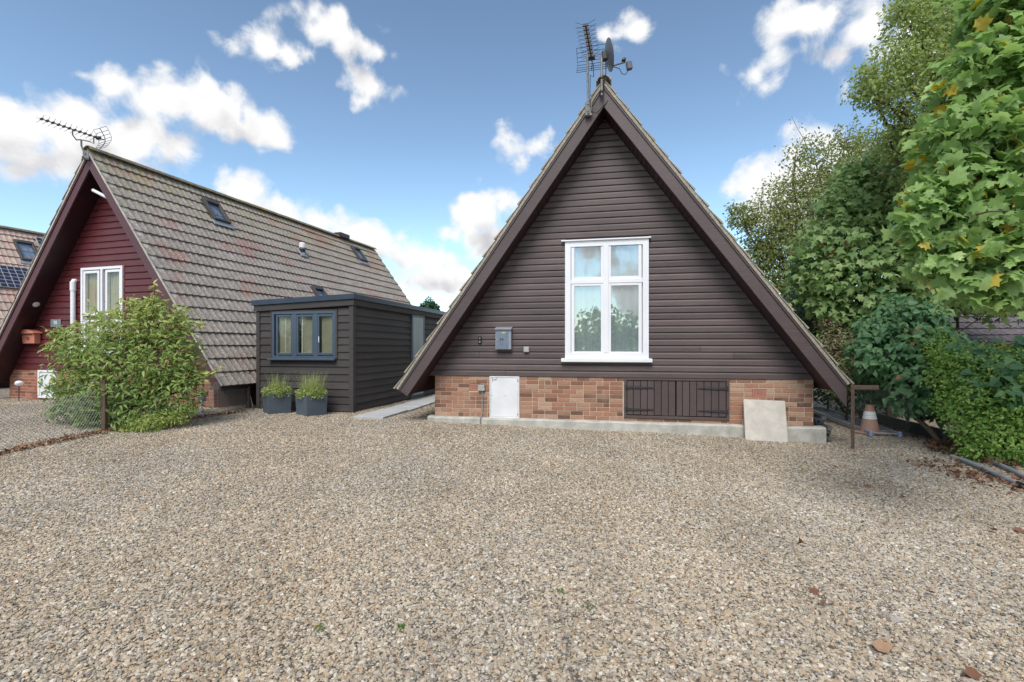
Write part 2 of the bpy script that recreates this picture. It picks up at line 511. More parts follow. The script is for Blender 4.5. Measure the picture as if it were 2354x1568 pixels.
m_tarp = plain('blue_tarp', (0.05, 0.075, 0.16), (0.035, 0.05, 0.10), 9, 0.5)
m_glass = glass_mat('window_glass', 0.30)
m_glass_dim = glass_mat('blind_glass', 0.04, (0.96, 0.98, 0.94))
m_glass_sky = glass_mat('skylight_glass', 0.22, (0.88, 0.94, 1.0))
m_glass_door = plain('frosted_glass', (0.30, 0.385, 0.42), (0.24, 0.31, 0.35), 2, 0.25)
m_lead = plain('lead_flashing', (0.30, 0.33, 0.37), (0.24, 0.26, 0.30), 8, 0.45, 0.2)
m_print = plain('dark_print', (0.03, 0.035, 0.05), None, 5, 0.6)
m_label = plain('yellow_label', (0.55, 0.58, 0.30), None, 5, 0.5)


def brick_mat(name, stops):
    b = NB(name)
    col = b.ramp(b.rnd(), stops)
    n = b.noise(b.pos(), 28, 6, 0.65)
    v = b.math('MULTIPLY_ADD', n, 0.7); v.node.inputs[2].default_value = 0.65
    col = b.hsv(col, v)
    # tops weathered paler in patches
    d = b.noise(b.pos(), 3.5, 4)
    col = b.mix(b.ramp(d, [(0.52, 0.0), (0.75, 0.35)]), col, (0.42, 0.31, 0.23))
    b.bump(b.noise(b.pos(), 90, 5), 0.5, 0.004)
    return b.fin(col, 0.9, 0, 0.2)


m_brick = brick_mat('house_bricks', [(0.0, (0.15, 0.085, 0.062)), (0.10, (0.22, 0.115, 0.08)), (0.3, (0.32, 0.16, 0.105)), (0.6, (0.37, 0.20, 0.135)), (0.85, (0.40, 0.24, 0.165)), (1.0, (0.44, 0.30, 0.215))])
m_redbrick = brick_mat('red_bricks', [(0.0, (0.17, 0.07, 0.05)), (0.3, (0.31, 0.11, 0.07)), (0.65, (0.36, 0.14, 0.09)), (1.0, (0.38, 0.19, 0.13))])


def tile_mat(name, base, base2, red, lich, redness=0.55, moss=None):
    b = NB(name)
    P = b.pos()
    n = b.noise(P, 9, 8, 0.7)
    col = b.ramp(n, [(0.34, base2), (0.66, base)])
    rp = b.noise(P, 0.75, 3, 0.5)
    rv = b.math('FRACT', b.math('ADD', b.rnd(), b.attr('tile_rand')))
    rr = b.math('MULTIPLY_ADD', rv, 0.16); b.L.new(rp, rr.node.inputs[2])
    col = b.mix(b.ramp(rr, [(redness, 0.0), (redness + 0.10, 0.85)]), col, red)
    l1 = b.noise(P, 26, 6, 0.7)
    col = b.mix(b.ramp(l1, [(0.56, 0.0), (0.66, 0.7)]), col, lich)
    sp = b.voro(P, 34)
    col = b.mix(b.ramp(sp, [(0.10, 0.7), (0.22, 0.0)]), col, tuple(min(1, x * 1.7) for x in lich))
    dk = b.noise(P, 17, 5, 0.7)
    col = b.mix(b.ramp(dk, [(0.30, 0.75), (0.42, 0.0)]), col, tuple(x * 0.35 for x in base2))
    if moss:
        sz = b.N.new('ShaderNodeSeparateXYZ'); b.L.new(P, sz.inputs[0])
        mh = b.N.new('ShaderNodeMapRange'); b.L.new(sz.outputs[2], mh.inputs[0]); mh.inputs[1].default_value = 4.2; mh.inputs[2].default_value = 6.0
        mf = b.math('MULTIPLY', mh.outputs[0], b.ramp(b.noise(P, 5, 6, 0.65), [(0.46, 0.0), (0.62, 0.9)]))
        col = b.mix(mf, col, moss)
    gr = b.noise(P, 60, 4, 0.7)
    col = b.hsv(col, b.ramp(gr, [(0.3, 0.62), (0.7, 1.38)]))
    v = b.math('MULTIPLY_ADD', rv, 0.16); v.node.inputs[2].default_value = 0.92
    col = b.hsv(col, v)
    b.bump(l1, 0.5, 0.006)
    return b.fin(col, 0.9, 0, 0.2)


m_tile = tile_mat('mossy_grey_tiles', (0.335, 0.295, 0.262), (0.205, 0.178, 0.158), (0.27, 0.16, 0.135), (0.54, 0.51, 0.465), 0.64, (0.30, 0.27, 0.15))
m_tile_main = tile_mat('buff_tiles', (0.40, 0.355, 0.29), (0.30, 0.265, 0.215), (0.34, 0.29, 0.23), (0.48, 0.44, 0.37), 0.8)
m_tile_far = tile_mat('pink_tiles', (0.52, 0.40, 0.34), (0.40, 0.30, 0.255), (0.47, 0.28, 0.235), (0.60, 0.53, 0.47), 0.66)
m_tile_dark = tile_mat('dark_tiles', (0.17, 0.15, 0.16), (0.08, 0.07, 0.078), (0.14, 0.10, 0.10), (0.30, 0.27, 0.27), 0.7)
b = NB('ridge_moss')
_P = b.pos()
_c = b.ramp(b.noise(_P, 12, 7, 0.7), [(0.35, (0.15, 0.13, 0.10)), (0.65, (0.25, 0.22, 0.17))])
_c = b.mix(b.ramp(b.noise(_P, 6, 6, 0.65), [(0.52, 0.0), (0.62, 0.8)]), _c, (0.30, 0.25, 0.07))
b.bump(b.noise(_P, 40, 5), 0.5, 0.006)
m_ridge = b.fin(_c, 0.9, 0, 0.2)

PEB = [(0.00, (0.128, 0.121, 0.116)), (0.09, (0.212, 0.202, 0.191)), (0.20, (0.356, 0.288, 0.197)), (0.35, (0.404, 0.372, 0.321)), (0.50, (0.475, 0.388, 0.269)), (0.61, (0.388, 0.256, 0.153)), (0.69, (0.332, 0.316, 0.289)), (0.80, (0.523, 0.456, 0.349)), (0.93, (0.539, 0.500, 0.432)), (1.00, (0.707, 0.667, 0.600))]


def drift(b, col):
    P = b.pos((1.0, 0.55, 1.0), (0, 0, 0.25))
    n = b.noise(P, 0.55, 4, 0.55)
    col = b.mix(b.ramp(n, [(0.36, 0.0), (0.66, 0.5)]), b.mix(1.0, col, (0.99, 0.99, 1.0), 'MULTIPLY'), b.mix(1.0, col, (1.02, 0.93, 0.80), 'MULTIPLY'))
    return b.hsv(col, b.ramp(b.noise(b.pos((1, 0.7, 1)), 1.3, 5, 0.6), [(0.3, 0.84), (0.7, 1.12)]))


def gravel_mat():
    b = NB('gravel_ground')
    P = b.pos()
    v = b.N.new('ShaderNodeTexVoronoi'); b.L.new(P, v.inputs['Vector']); v.inputs['Scale'].default_value = 62
    sx = b.N.new('ShaderNodeSeparateXYZ'); b.L.new(v.outputs['Color'], sx.inputs[0])
    col = b.ramp(sx.outputs[0], PEB)
    col = b.mix(b.ramp(v.outputs['Distance'], [(0.35, 0.0), (0.62, 0.85)]), col, (0.07, 0.06, 0.05))
    col = drift(b, col)
    sy = b.N.new('ShaderNodeSeparateXYZ'); b.L.new(P, sy.inputs[0])
    far = b.N.new('ShaderNodeMapRange'); b.L.new(sy.outputs[1], far.inputs[0]); far.inputs[1].default_value = 20; far.inputs[2].default_value = 23
    grass = b.ramp(b.noise(P, 3, 6), [(0.3, (0.05, 0.08, 0.025)), (0.7, (0.09, 0.12, 0.04))])
    col = b.mix(far.outputs[0], col, grass)
    inv = b.math('SUBTRACT', 1.0, v.outputs['Distance'])
    b.bump(inv, 0.8, 0.012)
    return b.fin(col, 0.85, 0, 0.3)


m_gravel = gravel_mat()
b = NB('pebbles')
_c = b.ramp(b.attr('pebble_tint', 'INSTANCER'), PEB)
_c = b.mix(b.ramp(b.noise(b.pos(), 90, 4), [(0.4, 0.0), (0.75, 0.4)]), _c, (0.42, 0.34, 0.25))
m_pebble = b.fin(drift(b, _c), 0.78, 0, 0.3)
m_streak = plain('rain_streaks', (0.12, 0.15, 0.19), None, 7, 0.5)
m_greywood = plain('weathered_timber', (0.24, 0.22, 0.20), (0.15, 0.14, 0.125), 9, 0.85, stretch=(1, 0.3, 1))
m_wiredark = plain('dull_wire', (0.09, 0.09, 0.09), None, 20, 0.6)
# ------------------------------------------------------------------ ground
def build_ground():
    xs = np.concatenate([np.linspace(-400, -14, 14), np.linspace(-13, 13, 131), np.linspace(14, 400, 14)])
    ys = np.concatenate([np.linspace(-400, -5, 12), np.linspace(-4, 22, 131), np.linspace(24, 600, 20)])
    X, Y = np.meshgrid(xs, ys)
    Z = gz(X, np.clip(Y, -4, 22)) - 0.004
    v = np.stack([X.ravel(), Y.ravel(), Z.ravel()], 1)
    nx, ny = len(xs), len(ys)
    i, j = np.meshgrid(np.arange(nx - 1), np.arange(ny - 1))
    a = (j * nx + i).ravel()
    f = np.stack([a, a + 1, a + 1 + nx, a + nx], 1)
    me = raw_mesh('ground', v, f, np.full(len(f), 4), m_gravel, smooth=True)
    tag(link('ground', me), kind='structure', label='gravel covered ground of the front drive')


def build_gravel():
    # loose stones: one scatter over the drive, thinning with distance
    xs = np.linspace(-12.5, 9.5, 111); ys = np.linspace(0.4, 12.4, 61)
    X, Y = np.meshgrid(xs, ys)
    v = np.stack([X.ravel(), Y.ravel(), gz(X, Y).ravel()], 1)
    nx, ny = len(xs), len(ys)
    i, j = np.meshgrid(np.arange(nx - 1), np.arange(ny - 1))
    cx = (xs[i] + xs[i + 1]) / 2; cy = (ys[j] + ys[j + 1]) / 2
    keep = (np.abs(cx) < 1.12 * cy + 1.6).ravel()
    a = (j * nx + i).ravel()[keep]
    f = np.stack([a, a + 1, a + 1 + nx, a + nx], 1)
    me = raw_mesh('gravel', v, f, np.full(len(f), 4), m_pebble)
    dens = np.interp(v[:, 1], [0, 3.4, 5.0, 7.0, 9.5, 12.4], [6400, 6400, 4600, 3000, 1800, 900])
    at_ = me.attributes.new('dens', 'FLOAT', 'POINT'); at_.data.foreach_set('value', dens.astype(np.float32))
    ob = tag(link('gravel', me), kind='stuff', label='loose mixed flint gravel spread over the drive')
    g = bpy.data.node_groups.new('scatter_gravel', 'GeometryNodeTree')
    g.interface.new_socket('Geometry', in_out='INPUT', socket_type='NodeSocketGeometry')
    g.interface.new_socket('Geometry', in_out='OUTPUT', socket_type='NodeSocketGeometry')
    n, l = g.nodes, g.links
    gi, go = n.new('NodeGroupInput'), n.new('NodeGroupOutput')
    dist = n.new('GeometryNodeDistributePointsOnFaces'); dist.distribute_method = 'RANDOM'
    l.new(gi.outputs[0], dist.inputs['Mesh'])
    na = n.new('GeometryNodeInputNamedAttribute'); na.data_type = 'FLOAT'; na.inputs[0].default_value = 'dens'
    l.new(na.outputs[0], dist.inputs['Density'])
    g2i = n.new('GeometryNodeGeometryToInstance')
    for k in range(7):
        ico = n.new('GeometryNodeMeshIcoSphere'); ico.inputs['Radius'].default_value = 1.0; ico.inputs['Subdivisions'].default_value = 2
        ps = n.new('GeometryNodeInputPosition')
        ad = n.new('ShaderNodeVectorMath'); ad.operation = 'ADD'; l.new(ps.outputs[0], ad.inputs[0]); ad.inputs[1].default_value = (k * 7.3, k * 3.1, k * 5.7)
        no = n.new('ShaderNodeTexNoise'); l.new(ad.outputs[0], no.inputs['Vector']); no.inputs['Scale'].default_value = 0.9; no.inputs['Detail'].default_value = 2.0
        sb = n.new('ShaderNodeVectorMath'); sb.operation = 'SUBTRACT'; l.new(no.outputs['Color'], sb.inputs[0]); sb.inputs[1].default_value = (0.5, 0.5, 0.5)
        sc = n.new('ShaderNodeVectorMath'); sc.operation = 'SCALE'; l.new(sb.outputs[0], sc.inputs[0]); sc.inputs['Scale'].default_value = 2.2
        sp = n.new('GeometryNodeSetPosition'); l.new(ico.outputs[0], sp.inputs[0]); l.new(sc.outputs[0], sp.inputs['Offset'])
        tr = n.new('GeometryNodeTransform'); l.new(sp.outputs[0], tr.inputs[0])
        tr.inputs['Scale'].default_value = [(1.25, 0.8, 0.5), (1, 0.85, 0.6), (1.4, 0.7, 0.45), (1, 1, 0.55), (1.1, 0.7, 0.7), (1.3, 0.9, 0.4), (0.9, 0.8, 0.65)][k]
        sm = n.new('GeometryNodeSetMaterial'); l.new(tr.outputs[0], sm.inputs[0]); sm.inputs['Material'].default_value = m_pebble
        l.new(sm.outputs[0], g2i.inputs[0])
    iop = n.new('GeometryNodeInstanceOnPoints')
    l.new(dist.outputs['Points'], iop.inputs['Points']); l.new(g2i.outputs[0], iop.inputs['Instance'])
    iop.inputs['Pick Instance'].default_value = True
    ri = n.new('FunctionNodeRandomValue'); ri.data_type = 'INT'; ri.inputs[4].default_value = 0; ri.inputs[5].default_value = 6
    l.new(ri.outputs[2], iop.inputs['Instance Index'])
    rr = n.new('FunctionNodeRandomValue'); rr.data_type = 'FLOAT_VECTOR'
    rr.inputs[0].default_value = (-0.38, -0.38, 0); rr.inputs[1].default_value = (0.38, 0.38, 6.28); rr.inputs['Seed'].default_value = 3
    l.new(rr.outputs[0], iop.inputs['Rotation'])
    rs = n.new('FunctionNodeRandomValue'); rs.data_type = 'FLOAT'; rs.inputs['Seed'].default_value = 5
    rs.inputs[2].default_value = 0.0; rs.inputs[3].default_value = 1.0
    pw = n.new('ShaderNodeMath'); pw.operation = 'POWER'; l.new(rs.outputs[1], pw.inputs[0]); pw.inputs[1].default_value = 3.0
    ma = n.new('ShaderNodeMath'); ma.operation = 'MULTIPLY_ADD'; l.new(pw.outputs[0], ma.inputs[0]); ma.inputs[1].default_value = 0.0080; ma.inputs[2].default_value = 0.0060
    l.new(ma.outputs[0], iop.inputs['Scale'])
    st = n.new('GeometryNodeStoreNamedAttribute'); st.data_type = 'FLOAT'; st.domain = 'INSTANCE'; st.inputs['Name'].default_value = 'pebble_tint'
    rt = n.new('FunctionNodeRandomValue'); rt.data_type = 'FLOAT'; rt.inputs['Seed'].default_value = 9; rt.inputs[2].default_value = 0.0; rt.inputs[3].default_value = 1.0
    l.new(iop.outputs[0], st.inputs['Geometry'])
    l.new(rt.outputs[1], st.inputs['Value'])
    l.new(st.outputs[0], go.inputs[0])
    md = ob.modifiers.new('scatter', 'NODES'); md.node_group = g


build_ground()
build_gravel()

# ------------------------------------------------------------------ building kit
GAUGE = 0.345


def frame_matrix(loc, th):
    return Matrix.Translation(Vector(loc)) @ Matrix.Rotation(-th, 4, 'Z')


def facade_frame(HM, w=0.0):
    """x along the front, y up, in the plane w behind the front wall."""
    return HM @ Matrix(((1, 0, 0, 0), (0, 0, -1, w), (0, 1, 0, 0), (0, 0, 0, 1)))


class House:
    pass


def tile_mesh(name, width, mat, seg=8):
    xs = np.linspace(0, width, seg + 1)
    h = 0.010 * np.cos(4 * math.pi * (xs / width)) + 0.003 * np.cos(8 * math.pi * xs / width)
    L_ = GAUGE * 1.14
    vs, fs = [], []
    for x, z in zip(xs, h): vs.append((x, 0, z))
    for x, z in zip(xs, h): vs.append((x, L_, z - 0.042))
    for x, z in zip(xs, h): vs.append((x, 0.0, z - 0.028))
    n = seg + 1
    for i in range(seg):
        fs.append((i, i + 1, n + i + 1, n + i)); fs.append((2 * n + i, 2 * n + i + 1, i + 1, i))
    fs.append((0, n, 2 * n)); fs.append((seg, 2 * n + seg, n + seg))
    me = bpy.data.meshes.new(name); me.from_pydata(vs, [], fs); me.update()
    for p in list(me.polygons):
        p.use_smooth = False
    me.materials.append(mat)
    return me


def slope_frame(apex, foot, side, w0=0.0):
    """x along the ridge (+1 side: away from the front), y up the slope, z outward; origin at the apex."""
    t = Vector((foot[0] - apex[0], 0, foot[1] - apex[1])).normalized()
    up = -t
    X = Vector((0, side, 0))
    Z = X.cross(up)
    M = Matrix(((X.x, up.x, Z.x, apex[0]), (X.y, up.y, Z.y, w0), (X.z, up.z, Z.z, apex[1]), (0, 0, 0, 1)))
    return M


def lay_tiles(root, HM, apex, foot, side, w0, w1, mat, n_parts, only_verge=False, extra=0.0):
    L_ = (Vector(foot) - Vector(apex)).length
    rows = max(1, round(L_ / GAUGE)); g = L_ / rows
    cols = round((w1 - w0) / 0.33); wd = (w1 - w0) / cols
    me = tile_mesh('roof_tile', wd, mat)
    SF = slope_frame(apex, foot, side)
    items = []
    for k in range(rows):
        for j in range(cols):
            x = (w0 + j * wd) if side > 0 else -(w0 + (j + 1) * wd)
            M = SF @ Matrix.Translation((x, -(k + 1) * g, random.uniform(-0.003, 0.003))) @ Matrix.Rotation(random.gauss(0, 0.006), 4, 'Z') @ Matrix.Rotation(random.gauss(0, 0.006), 4, 'X')
            p = (HM @ M) @ Vector((wd / 2, 0.15, 0))
            px = 1177 + F * p.x / max(p.y, 0.1); py = 800 - F * (p.z - 1.5) / max(p.y, 0.1)
            inside = -40 < px < 2394 and -30 < py < 1600
            score = (1.0 / p.y) + (10 if inside else 0) + (5 if only_verge and j == 0 else 0)
            if only_verge and j: score = -1
            items.append((score, M))
    items.sort(key=lambda t: -t[0])
    npart = min(n_parts, len(items))
    for s_, M in items[:npart]:
        if s_ < 0: break
        link('roof_tile', me, root, matrix=M); npart_used = 1
    rest = [M for s_, M in items[:npart] if s_ < 0] + [M for _, M in items[npart:]]
    if rest:
        base = np.array([v.co for v in me.vertices]); hom = np.c_[base, np.ones(len(base))]
        polys = [list(p.vertices) for p in me.polygons]; tot = [len(p) for p in polys]; flat = np.array([i for p in polys for i in p])
        V, Fl = [], []
        for q, M in enumerate(rest):
            V.append((hom @ np.array(M).T)[:, :3]); Fl.append(flat + q * len(base))
        me2 = raw_mesh('roof_tiles', np.concatenate(V), np.concatenate(Fl), np.tile(tot, len(rest)), mat, {'tile_rand': np.repeat(rng.random(len(rest)), len(base))})
        tag(link('roof_tiles', me2, root), kind='stuff')


def board_mesh(name, zb, pitch, uL, uR, mat, style='ship'):
    """One cladding board from height zb, its ends following uL(z) and uR(z)."""
    if style == 'ship':
        prof = [(0.0, 0.002), (-0.019, 0.004), (-0.022, 0.012), (-0.023, pitch * 0.70), (-0.017, pitch * 0.84), (-0.006, pitch * 0.93), (0.0, pitch * 0.985)]
    else:                                                   # feather-edge
        prof = [(0.0, -0.012), (-0.030, -0.012), (-0.006, pitch + 0.006), (0.0, pitch + 0.006)]
    vs, fs = [], []
    for w, dz in prof: vs.append((uL(zb + dz), w, zb + dz))
    for w, dz in prof: vs.append((uR(zb + dz), w, zb + dz))
    n = len(prof)
    for i in range(n - 1): fs.append((i, n + i, n + i + 1, i + 1))
    fs.append(tuple(range(n))); fs.append(tuple(range(2 * n - 1, n - 1, -1)))
    me = bpy.data.meshes.new(name); me.from_pydata(vs, [], fs); me.update(); me.materials.append(mat)
    return me


def clad(root, name, z0, z1, pitch, uL, uR, openings, mat, style='ship', matrix=None, joints=True):
    z = z0
    while z < z1 - 0.01:
        h = min(pitch, z1 - z)
        a, bb = uL(z), uR(z)
        if bb - a < 0.05: break
        cuts = [(uL, uR)]
        for (o0, o1, oz0, oz1) in openings:
            if z + h > oz0 + 0.02 and z < oz1 - 0.02:
                new = []
                for l_, r_ in cuts:
                    if l_(z) < o0 and r_(z) > o1:
                        new += [(l_, (lambda q: (lambda zz: q))(o0)), ((lambda q: (lambda zz: q))(o1), r_)]
                    else: new.append((l_, r_))
                cuts = new
        for l_, r_ in cuts:
            segs = [(l_, r_)]
            if joints and r_(z) - l_(z) > 2.2 and random.random() < 0.7:
                j = random.uniform(l_(z) + 0.7, r_(z) - 0.7)
                segs = [(l_, (lambda q: (lambda zz: q))(j - 0.002)), ((lambda q: (lambda zz: q))(j + 0.002), r_)]
            for a_, b_ in segs:
                me = board_mesh(name, z, h, a_, b_, mat, style)
                o = link(name, me, root, matrix=matrix)
                if matrix is None: o.location = (0, random.uniform(-0.002, 0.001), 0)
        z += pitch


def wall_poly(root, name, poly, hole, w, mat):
    """Flat wall (u, z) polygon given as strips around one rectangular hole."""
    (u0, u1, z0, z1) = hole
    apex = max(poly, key=lambda p: p[1])
    mb = MB()
    bl, br = poly[0], poly[1]
    def ul(z): t = (z - bl[1]) / (apex[1] - bl[1]); return bl[0] + (apex[0] - bl[0]) * t
    def ur(z): t = (z - br[1]) / (apex[1] - br[1]); return br[0] + (apex[0] - br[0]) * t
    def q(*pts): mb.prism([(p[0], w, p[1]) for p in pts], (0, 0.05, 0))
    q(bl, br, (ur(z0), z0), (ul(z0), z0))
    q((ul(z0), z0), (u0, z0), (u0, z1), (ul(z1), z1))
    q((u1, z0), (ur(z0), z0), (ur(z1), z1), (u1, z1))
    q((ul(z1), z1), (ur(z1), z1), apex)
    return mb.build(name, mat, root)


def lay_bricks(root, u0, u1, z0, rows, openings, mat, mesh_cache, hdr=0.45, M=None):
    z = z0
    for r in range(rows):
        u = u0
        if r % 2: first = 0.1025
        else: first = 0.215
        L_ = first
        while u < u1 - 0.02:
            end = min(u + L_, u1)
            blocked = False
            for (a, c, za, zc) in openings:
                if z + 0.05 > za and z + 0.015 < zc and end > a and u < c:
                    if u < a - 0.03: end = a
                    else: blocked = True; nxt = c
                    break
            if blocked:
                u = nxt + 0.008; L_ = random.choice([0.215, 0.1025, 0.215]); continue
            key = (round(end - u, 3))
            if key not in mesh_cache:
                mesh_cache[key] = MB().box(0, end - u, -0.006, 0.09, 0, 0.065).mesh('brick', mat, bevel=0.004)
            o = link('brick', mesh_cache[key], root, loc=(u, random.uniform(-0.002, 0.001), z + 0.005))
            if M is not None: o.matrix_local = M @ o.matrix_local
            u = end + 0.010
            L_ = 0.215 if random.random() > hdr * 0.5 else 0.1025
        z += 0.075


def make_window(root, HM, u0, u1, z0, z1, panes, mat, glass, depth=0.03, outer=0.045, sash=0.05, name='window', y_front=-0.055, curtain=None, handle=None):
    """panes: list of (u0, u1, z0, z1) openings of the glass; the frame fills the rest."""
    mb = MB()
    yf = y_front
    o = outer
    mb.box(u0, u0 + o, yf, 0.03, z0, z1); mb.box(u1 - o, u1, yf, 0.03, z0, z1)
    mb.box(u0 + o, u1 - o, yf, 0.03, z1 - o, z1); mb.box(u0 + o, u1 - o, yf, 0.03, z0, z0 + o)
    w = mb.build(name, mat, root, bevel=0.003)
    for (a, c, e, g) in panes:
        s = MB()
        m_ = sash; f = yf + 0.012
        s.box(a - m_, a, f, 0.02, e - m_, g + m_); s.box(c, c + m_, f, 0.02, e - m_, g + m_)
        s.box(a, c, f, 0.02, g, g + m_); s.box(a, c, f, 0.02, e - m_, e)
        s.build('sash', mat, w, bevel=0.005)
        MB().box(a - 0.004, c + 0.004, f + 0.022, f + 0.030, e - 0.004, g + 0.004).build('pane', glass, w)
    return w


def skylight(root, HM, SF, c, mats, name='skylight'):
    """c: four surveyed picture corners (top-left, top-right, bottom-right, bottom-left)."""
    P = [hit(px, py, HM @ SF) for px, py in c]
    x0 = (P[0][0] + P[3][0]) / 2; x1 = (P[1][0] + P[2][0]) / 2
    y1 = (P[0][1] + P[1][1]) / 2; y0 = (P[2][1] + P[3][1]) / 2
    return x0, x1, y0, y1


def add_skylight(root, SF, x0, x1, y0, y1, flash=True):
    mb = MB(); t = 0.075
    mb.box(x0, x0 + t, y0, y1, -0.05, 0.085); mb.box(x1 - t, x1, y0, y1, -0.05, 0.085)
    mb.box(x0 + t, x1 - t, y0, y0 + t, -0.05, 0.085); mb.box(x0 + t, x1 - t, y1 - t * 1.6, y1, -0.05, 0.095)
    s = mb.build('skylight', m_darkmetal, root, matrix=SF, bevel=0.008)
    MB().box(x0 + t - 0.004, x1 - t + 0.004, y0 + t - 0.004, y1 - 1.6 * t + 0.004, 0.03, 0.045).build('pane', m_glass_sky, s)
    MB().box(x0 + 0.02, x1 - 0.02, y0 + 0.02, y1 - 0.02, -0.04, -0.02).build('blind_or_sheen', m_skysheen, s)  # added sheet under the pane, coloured like the sky's reflection
    if flash:
        MB().box(x0 - 0.06, x1 + 0.06, y0 - 0.15, y0 + 0.01, 0.0, 0.026).build('flashing', m_lead, s, bevel=0.006)
    return s


def a_frame_shell(H, root, HM, apex, footL, footR, over, length, m_b, m_s, m_t, cutR=False, verge_mat=None, ridge_mat=None):
    """barge boards, soffits, roof boards, verge bedding and ridge; apex/foot are the outer tile line."""
    for side, foot in ((-1, footL), (1, footR)):
        SF = slope_frame(apex, foot, side)
        L_ = (Vector(foot) - Vector(apex)).length
        wa, wb = -over, length
        def X(w): return w * side
        tan = (apex[1] - foot[1]) / abs(foot[0] - apex[0])
        d0, d1 = 0.075, 0.275                               # depths below the outer tile line
        e0 = -L_ + 0.03
        e1 = e0 - (d1 - d0) * tan if (cutR and side > 0) else e0     # plumb or square cut foot
        x0, x1 = X(wa), X(wa + 0.035)
        pts = [(x0, -d0 * tan, -d0), (x0, e0, -d0), (x0, e1, -d1), (x0, -d1 * tan, -d1)]
        MB().prism(pts, (x1 - x0, 0, 0)).build('barge_board', m_b, root, matrix=SF, bevel=0.003)
        # capping fillet along the upper edge
        pts = [(X(wa - 0.018), -d0 * tan, -d0 + 0.002), (X(wa - 0.018), e0, -d0 + 0.002), (X(wa - 0.018), e0, -d0 - 0.028), (X(wa - 0.018), -(d0 + 0.03) * tan, -d0 - 0.028)]
        MB().prism(pts, ((0.0155) * side, 0, 0)).build('barge_fillet', m_b, root, matrix=SF)
        # roof boards
        q = [(X(wa + 0.038), -d0 * tan, -d0), (X(wa + 0.038), e0 - 0.0, -d0), (X(wa + 0.038), e0, -d1 + 0.03), (X(wa + 0.038), -(d1 - 0.03) * tan, -d1 + 0.03)]
        MB().prism(q, (X(length - wa - 0.038), 0, 0)).build('roof_deck', m_s, root, matrix=SF)
        # soffit of lapped boards running front to back
        pit = 0.112; y = -d1 * tan - 0.02
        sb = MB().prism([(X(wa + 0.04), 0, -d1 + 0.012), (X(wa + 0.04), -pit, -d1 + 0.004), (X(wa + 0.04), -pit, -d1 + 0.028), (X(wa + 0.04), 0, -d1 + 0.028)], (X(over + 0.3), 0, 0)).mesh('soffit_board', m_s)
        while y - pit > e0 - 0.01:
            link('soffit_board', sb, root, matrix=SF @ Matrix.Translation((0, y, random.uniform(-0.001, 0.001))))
            y -= pit
        # mortar bedding at the verge
        mb = MB()
        mb.box(min(X(wa - 0.03), X(wa + 0.12)), max(X(wa - 0.03), X(wa + 0.12)), e0, -0.05, -d0 + 0.003, -0.030)
        mb.build('verge_bedding', verge_mat or m_concrete, root, matrix=SF)
    # ridge tiles
    n = round((length + over) / 0.45); L1 = (length + over + 0.05) / n
    prof = []
    seg = 8
    vs, fs = [], []
    for yy in (0.0, L1 * 1.03):
        for rr in (0.125, 0.105):
            for k in range(seg + 1):
                a = math.pi * (0.06 + 0.88 * k / seg)
                vs.append((rr * math.cos(a), yy, rr * math.sin(a) * 0.92))
    m = seg + 1
    for k in range(seg):
        fs += [(k, k + 1, 2 * m + k + 1, 2 * m + k), (m + k, 3 * m + k, 3 * m + k + 1, m + k + 1), (k, m + k, m + k + 1, k + 1), (2 * m + k, 2 * m + k + 1, 3 * m + k + 1, 3 * m + k)]
    fs += [(0, 2 * m, 3 * m, m), (seg, m + seg, 3 * m + seg, 2 * m + seg)]
    me = bpy.data.meshes.new('ridge_tile'); me.from_pydata(vs, [], fs); me.update(); me.materials.append(ridge_mat or m_ridge)
    for k in range(n):
        link('ridge_tile', me, root, loc=(apex[0], -over - 0.05 + k * L1, apex[1] - 0.075 + random.uniform(-0.004, 0.004)))


def side_walls(root, uL, uR, zt, z0, length, mat, back_poly):
    MB().box(uL, uL + 0.1, 0.1, length - 0.2, z0, zt).build('brick_wall', mat, root)
    MB().box(uR - 0.1, uR, 0.1, length - 0.2, z0, zt).build('brick_wall', mat, root)
    MB().prism([(p[0], length - 0.25, p[1]) for p in back_poly], (0, 0.08, 0)).build('back_gable', mat, root)


# ------------------------------------------------------------------ the main house
O_MAIN = (-1.427, 9.113, 0.0)
HM = frame_matrix(O_MAIN, THM)
FF = facade_frame(HM)
FB = facade_frame(HM, -0.45)
fa = lambda px, py: hit(px, py, FF)
LEN_MAIN = 10.5
house = thing('house', 'dark brown timber A-frame house with a brick base and tall white window', 'house', O_MAIN, -THM)
APX, FTL, FTR = (3.081, 5.924), (-0.597, 0.776), (6.733, 0.968)
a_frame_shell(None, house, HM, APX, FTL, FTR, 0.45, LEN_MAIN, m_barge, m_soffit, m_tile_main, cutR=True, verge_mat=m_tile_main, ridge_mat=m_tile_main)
lay_tiles(house, HM, APX, FTL, -1, -0.49, LEN_MAIN, m_tile_main, 15 * 2, only_verge=True)
lay_tiles(house, HM, APX, FTR, 1, -0.49, LEN_MAIN, m_tile_main, 15 * 2, only_verge=True)
Z_BRK0, Z_BRK1 = 0.25, 1.0
slL = (APX[1] - FTL[1]) / (APX[0] - FTL[0]); slR = (APX[1] - FTR[1]) / (FTR[0] - APX[0])
uL = lambda z: FTL[0] + (z - FTL[1]) / slL + 0.275 / math.sin(math.atan(slL))
uR = lambda z: FTR[0] - (z - FTR[1]) / slR - 0.275 / math.sin(math.atan(slR))
z_top = None
_z = 5.0
while uR(_z) - uL(_z) > 0.02: _z += 0.01
z_top = _z
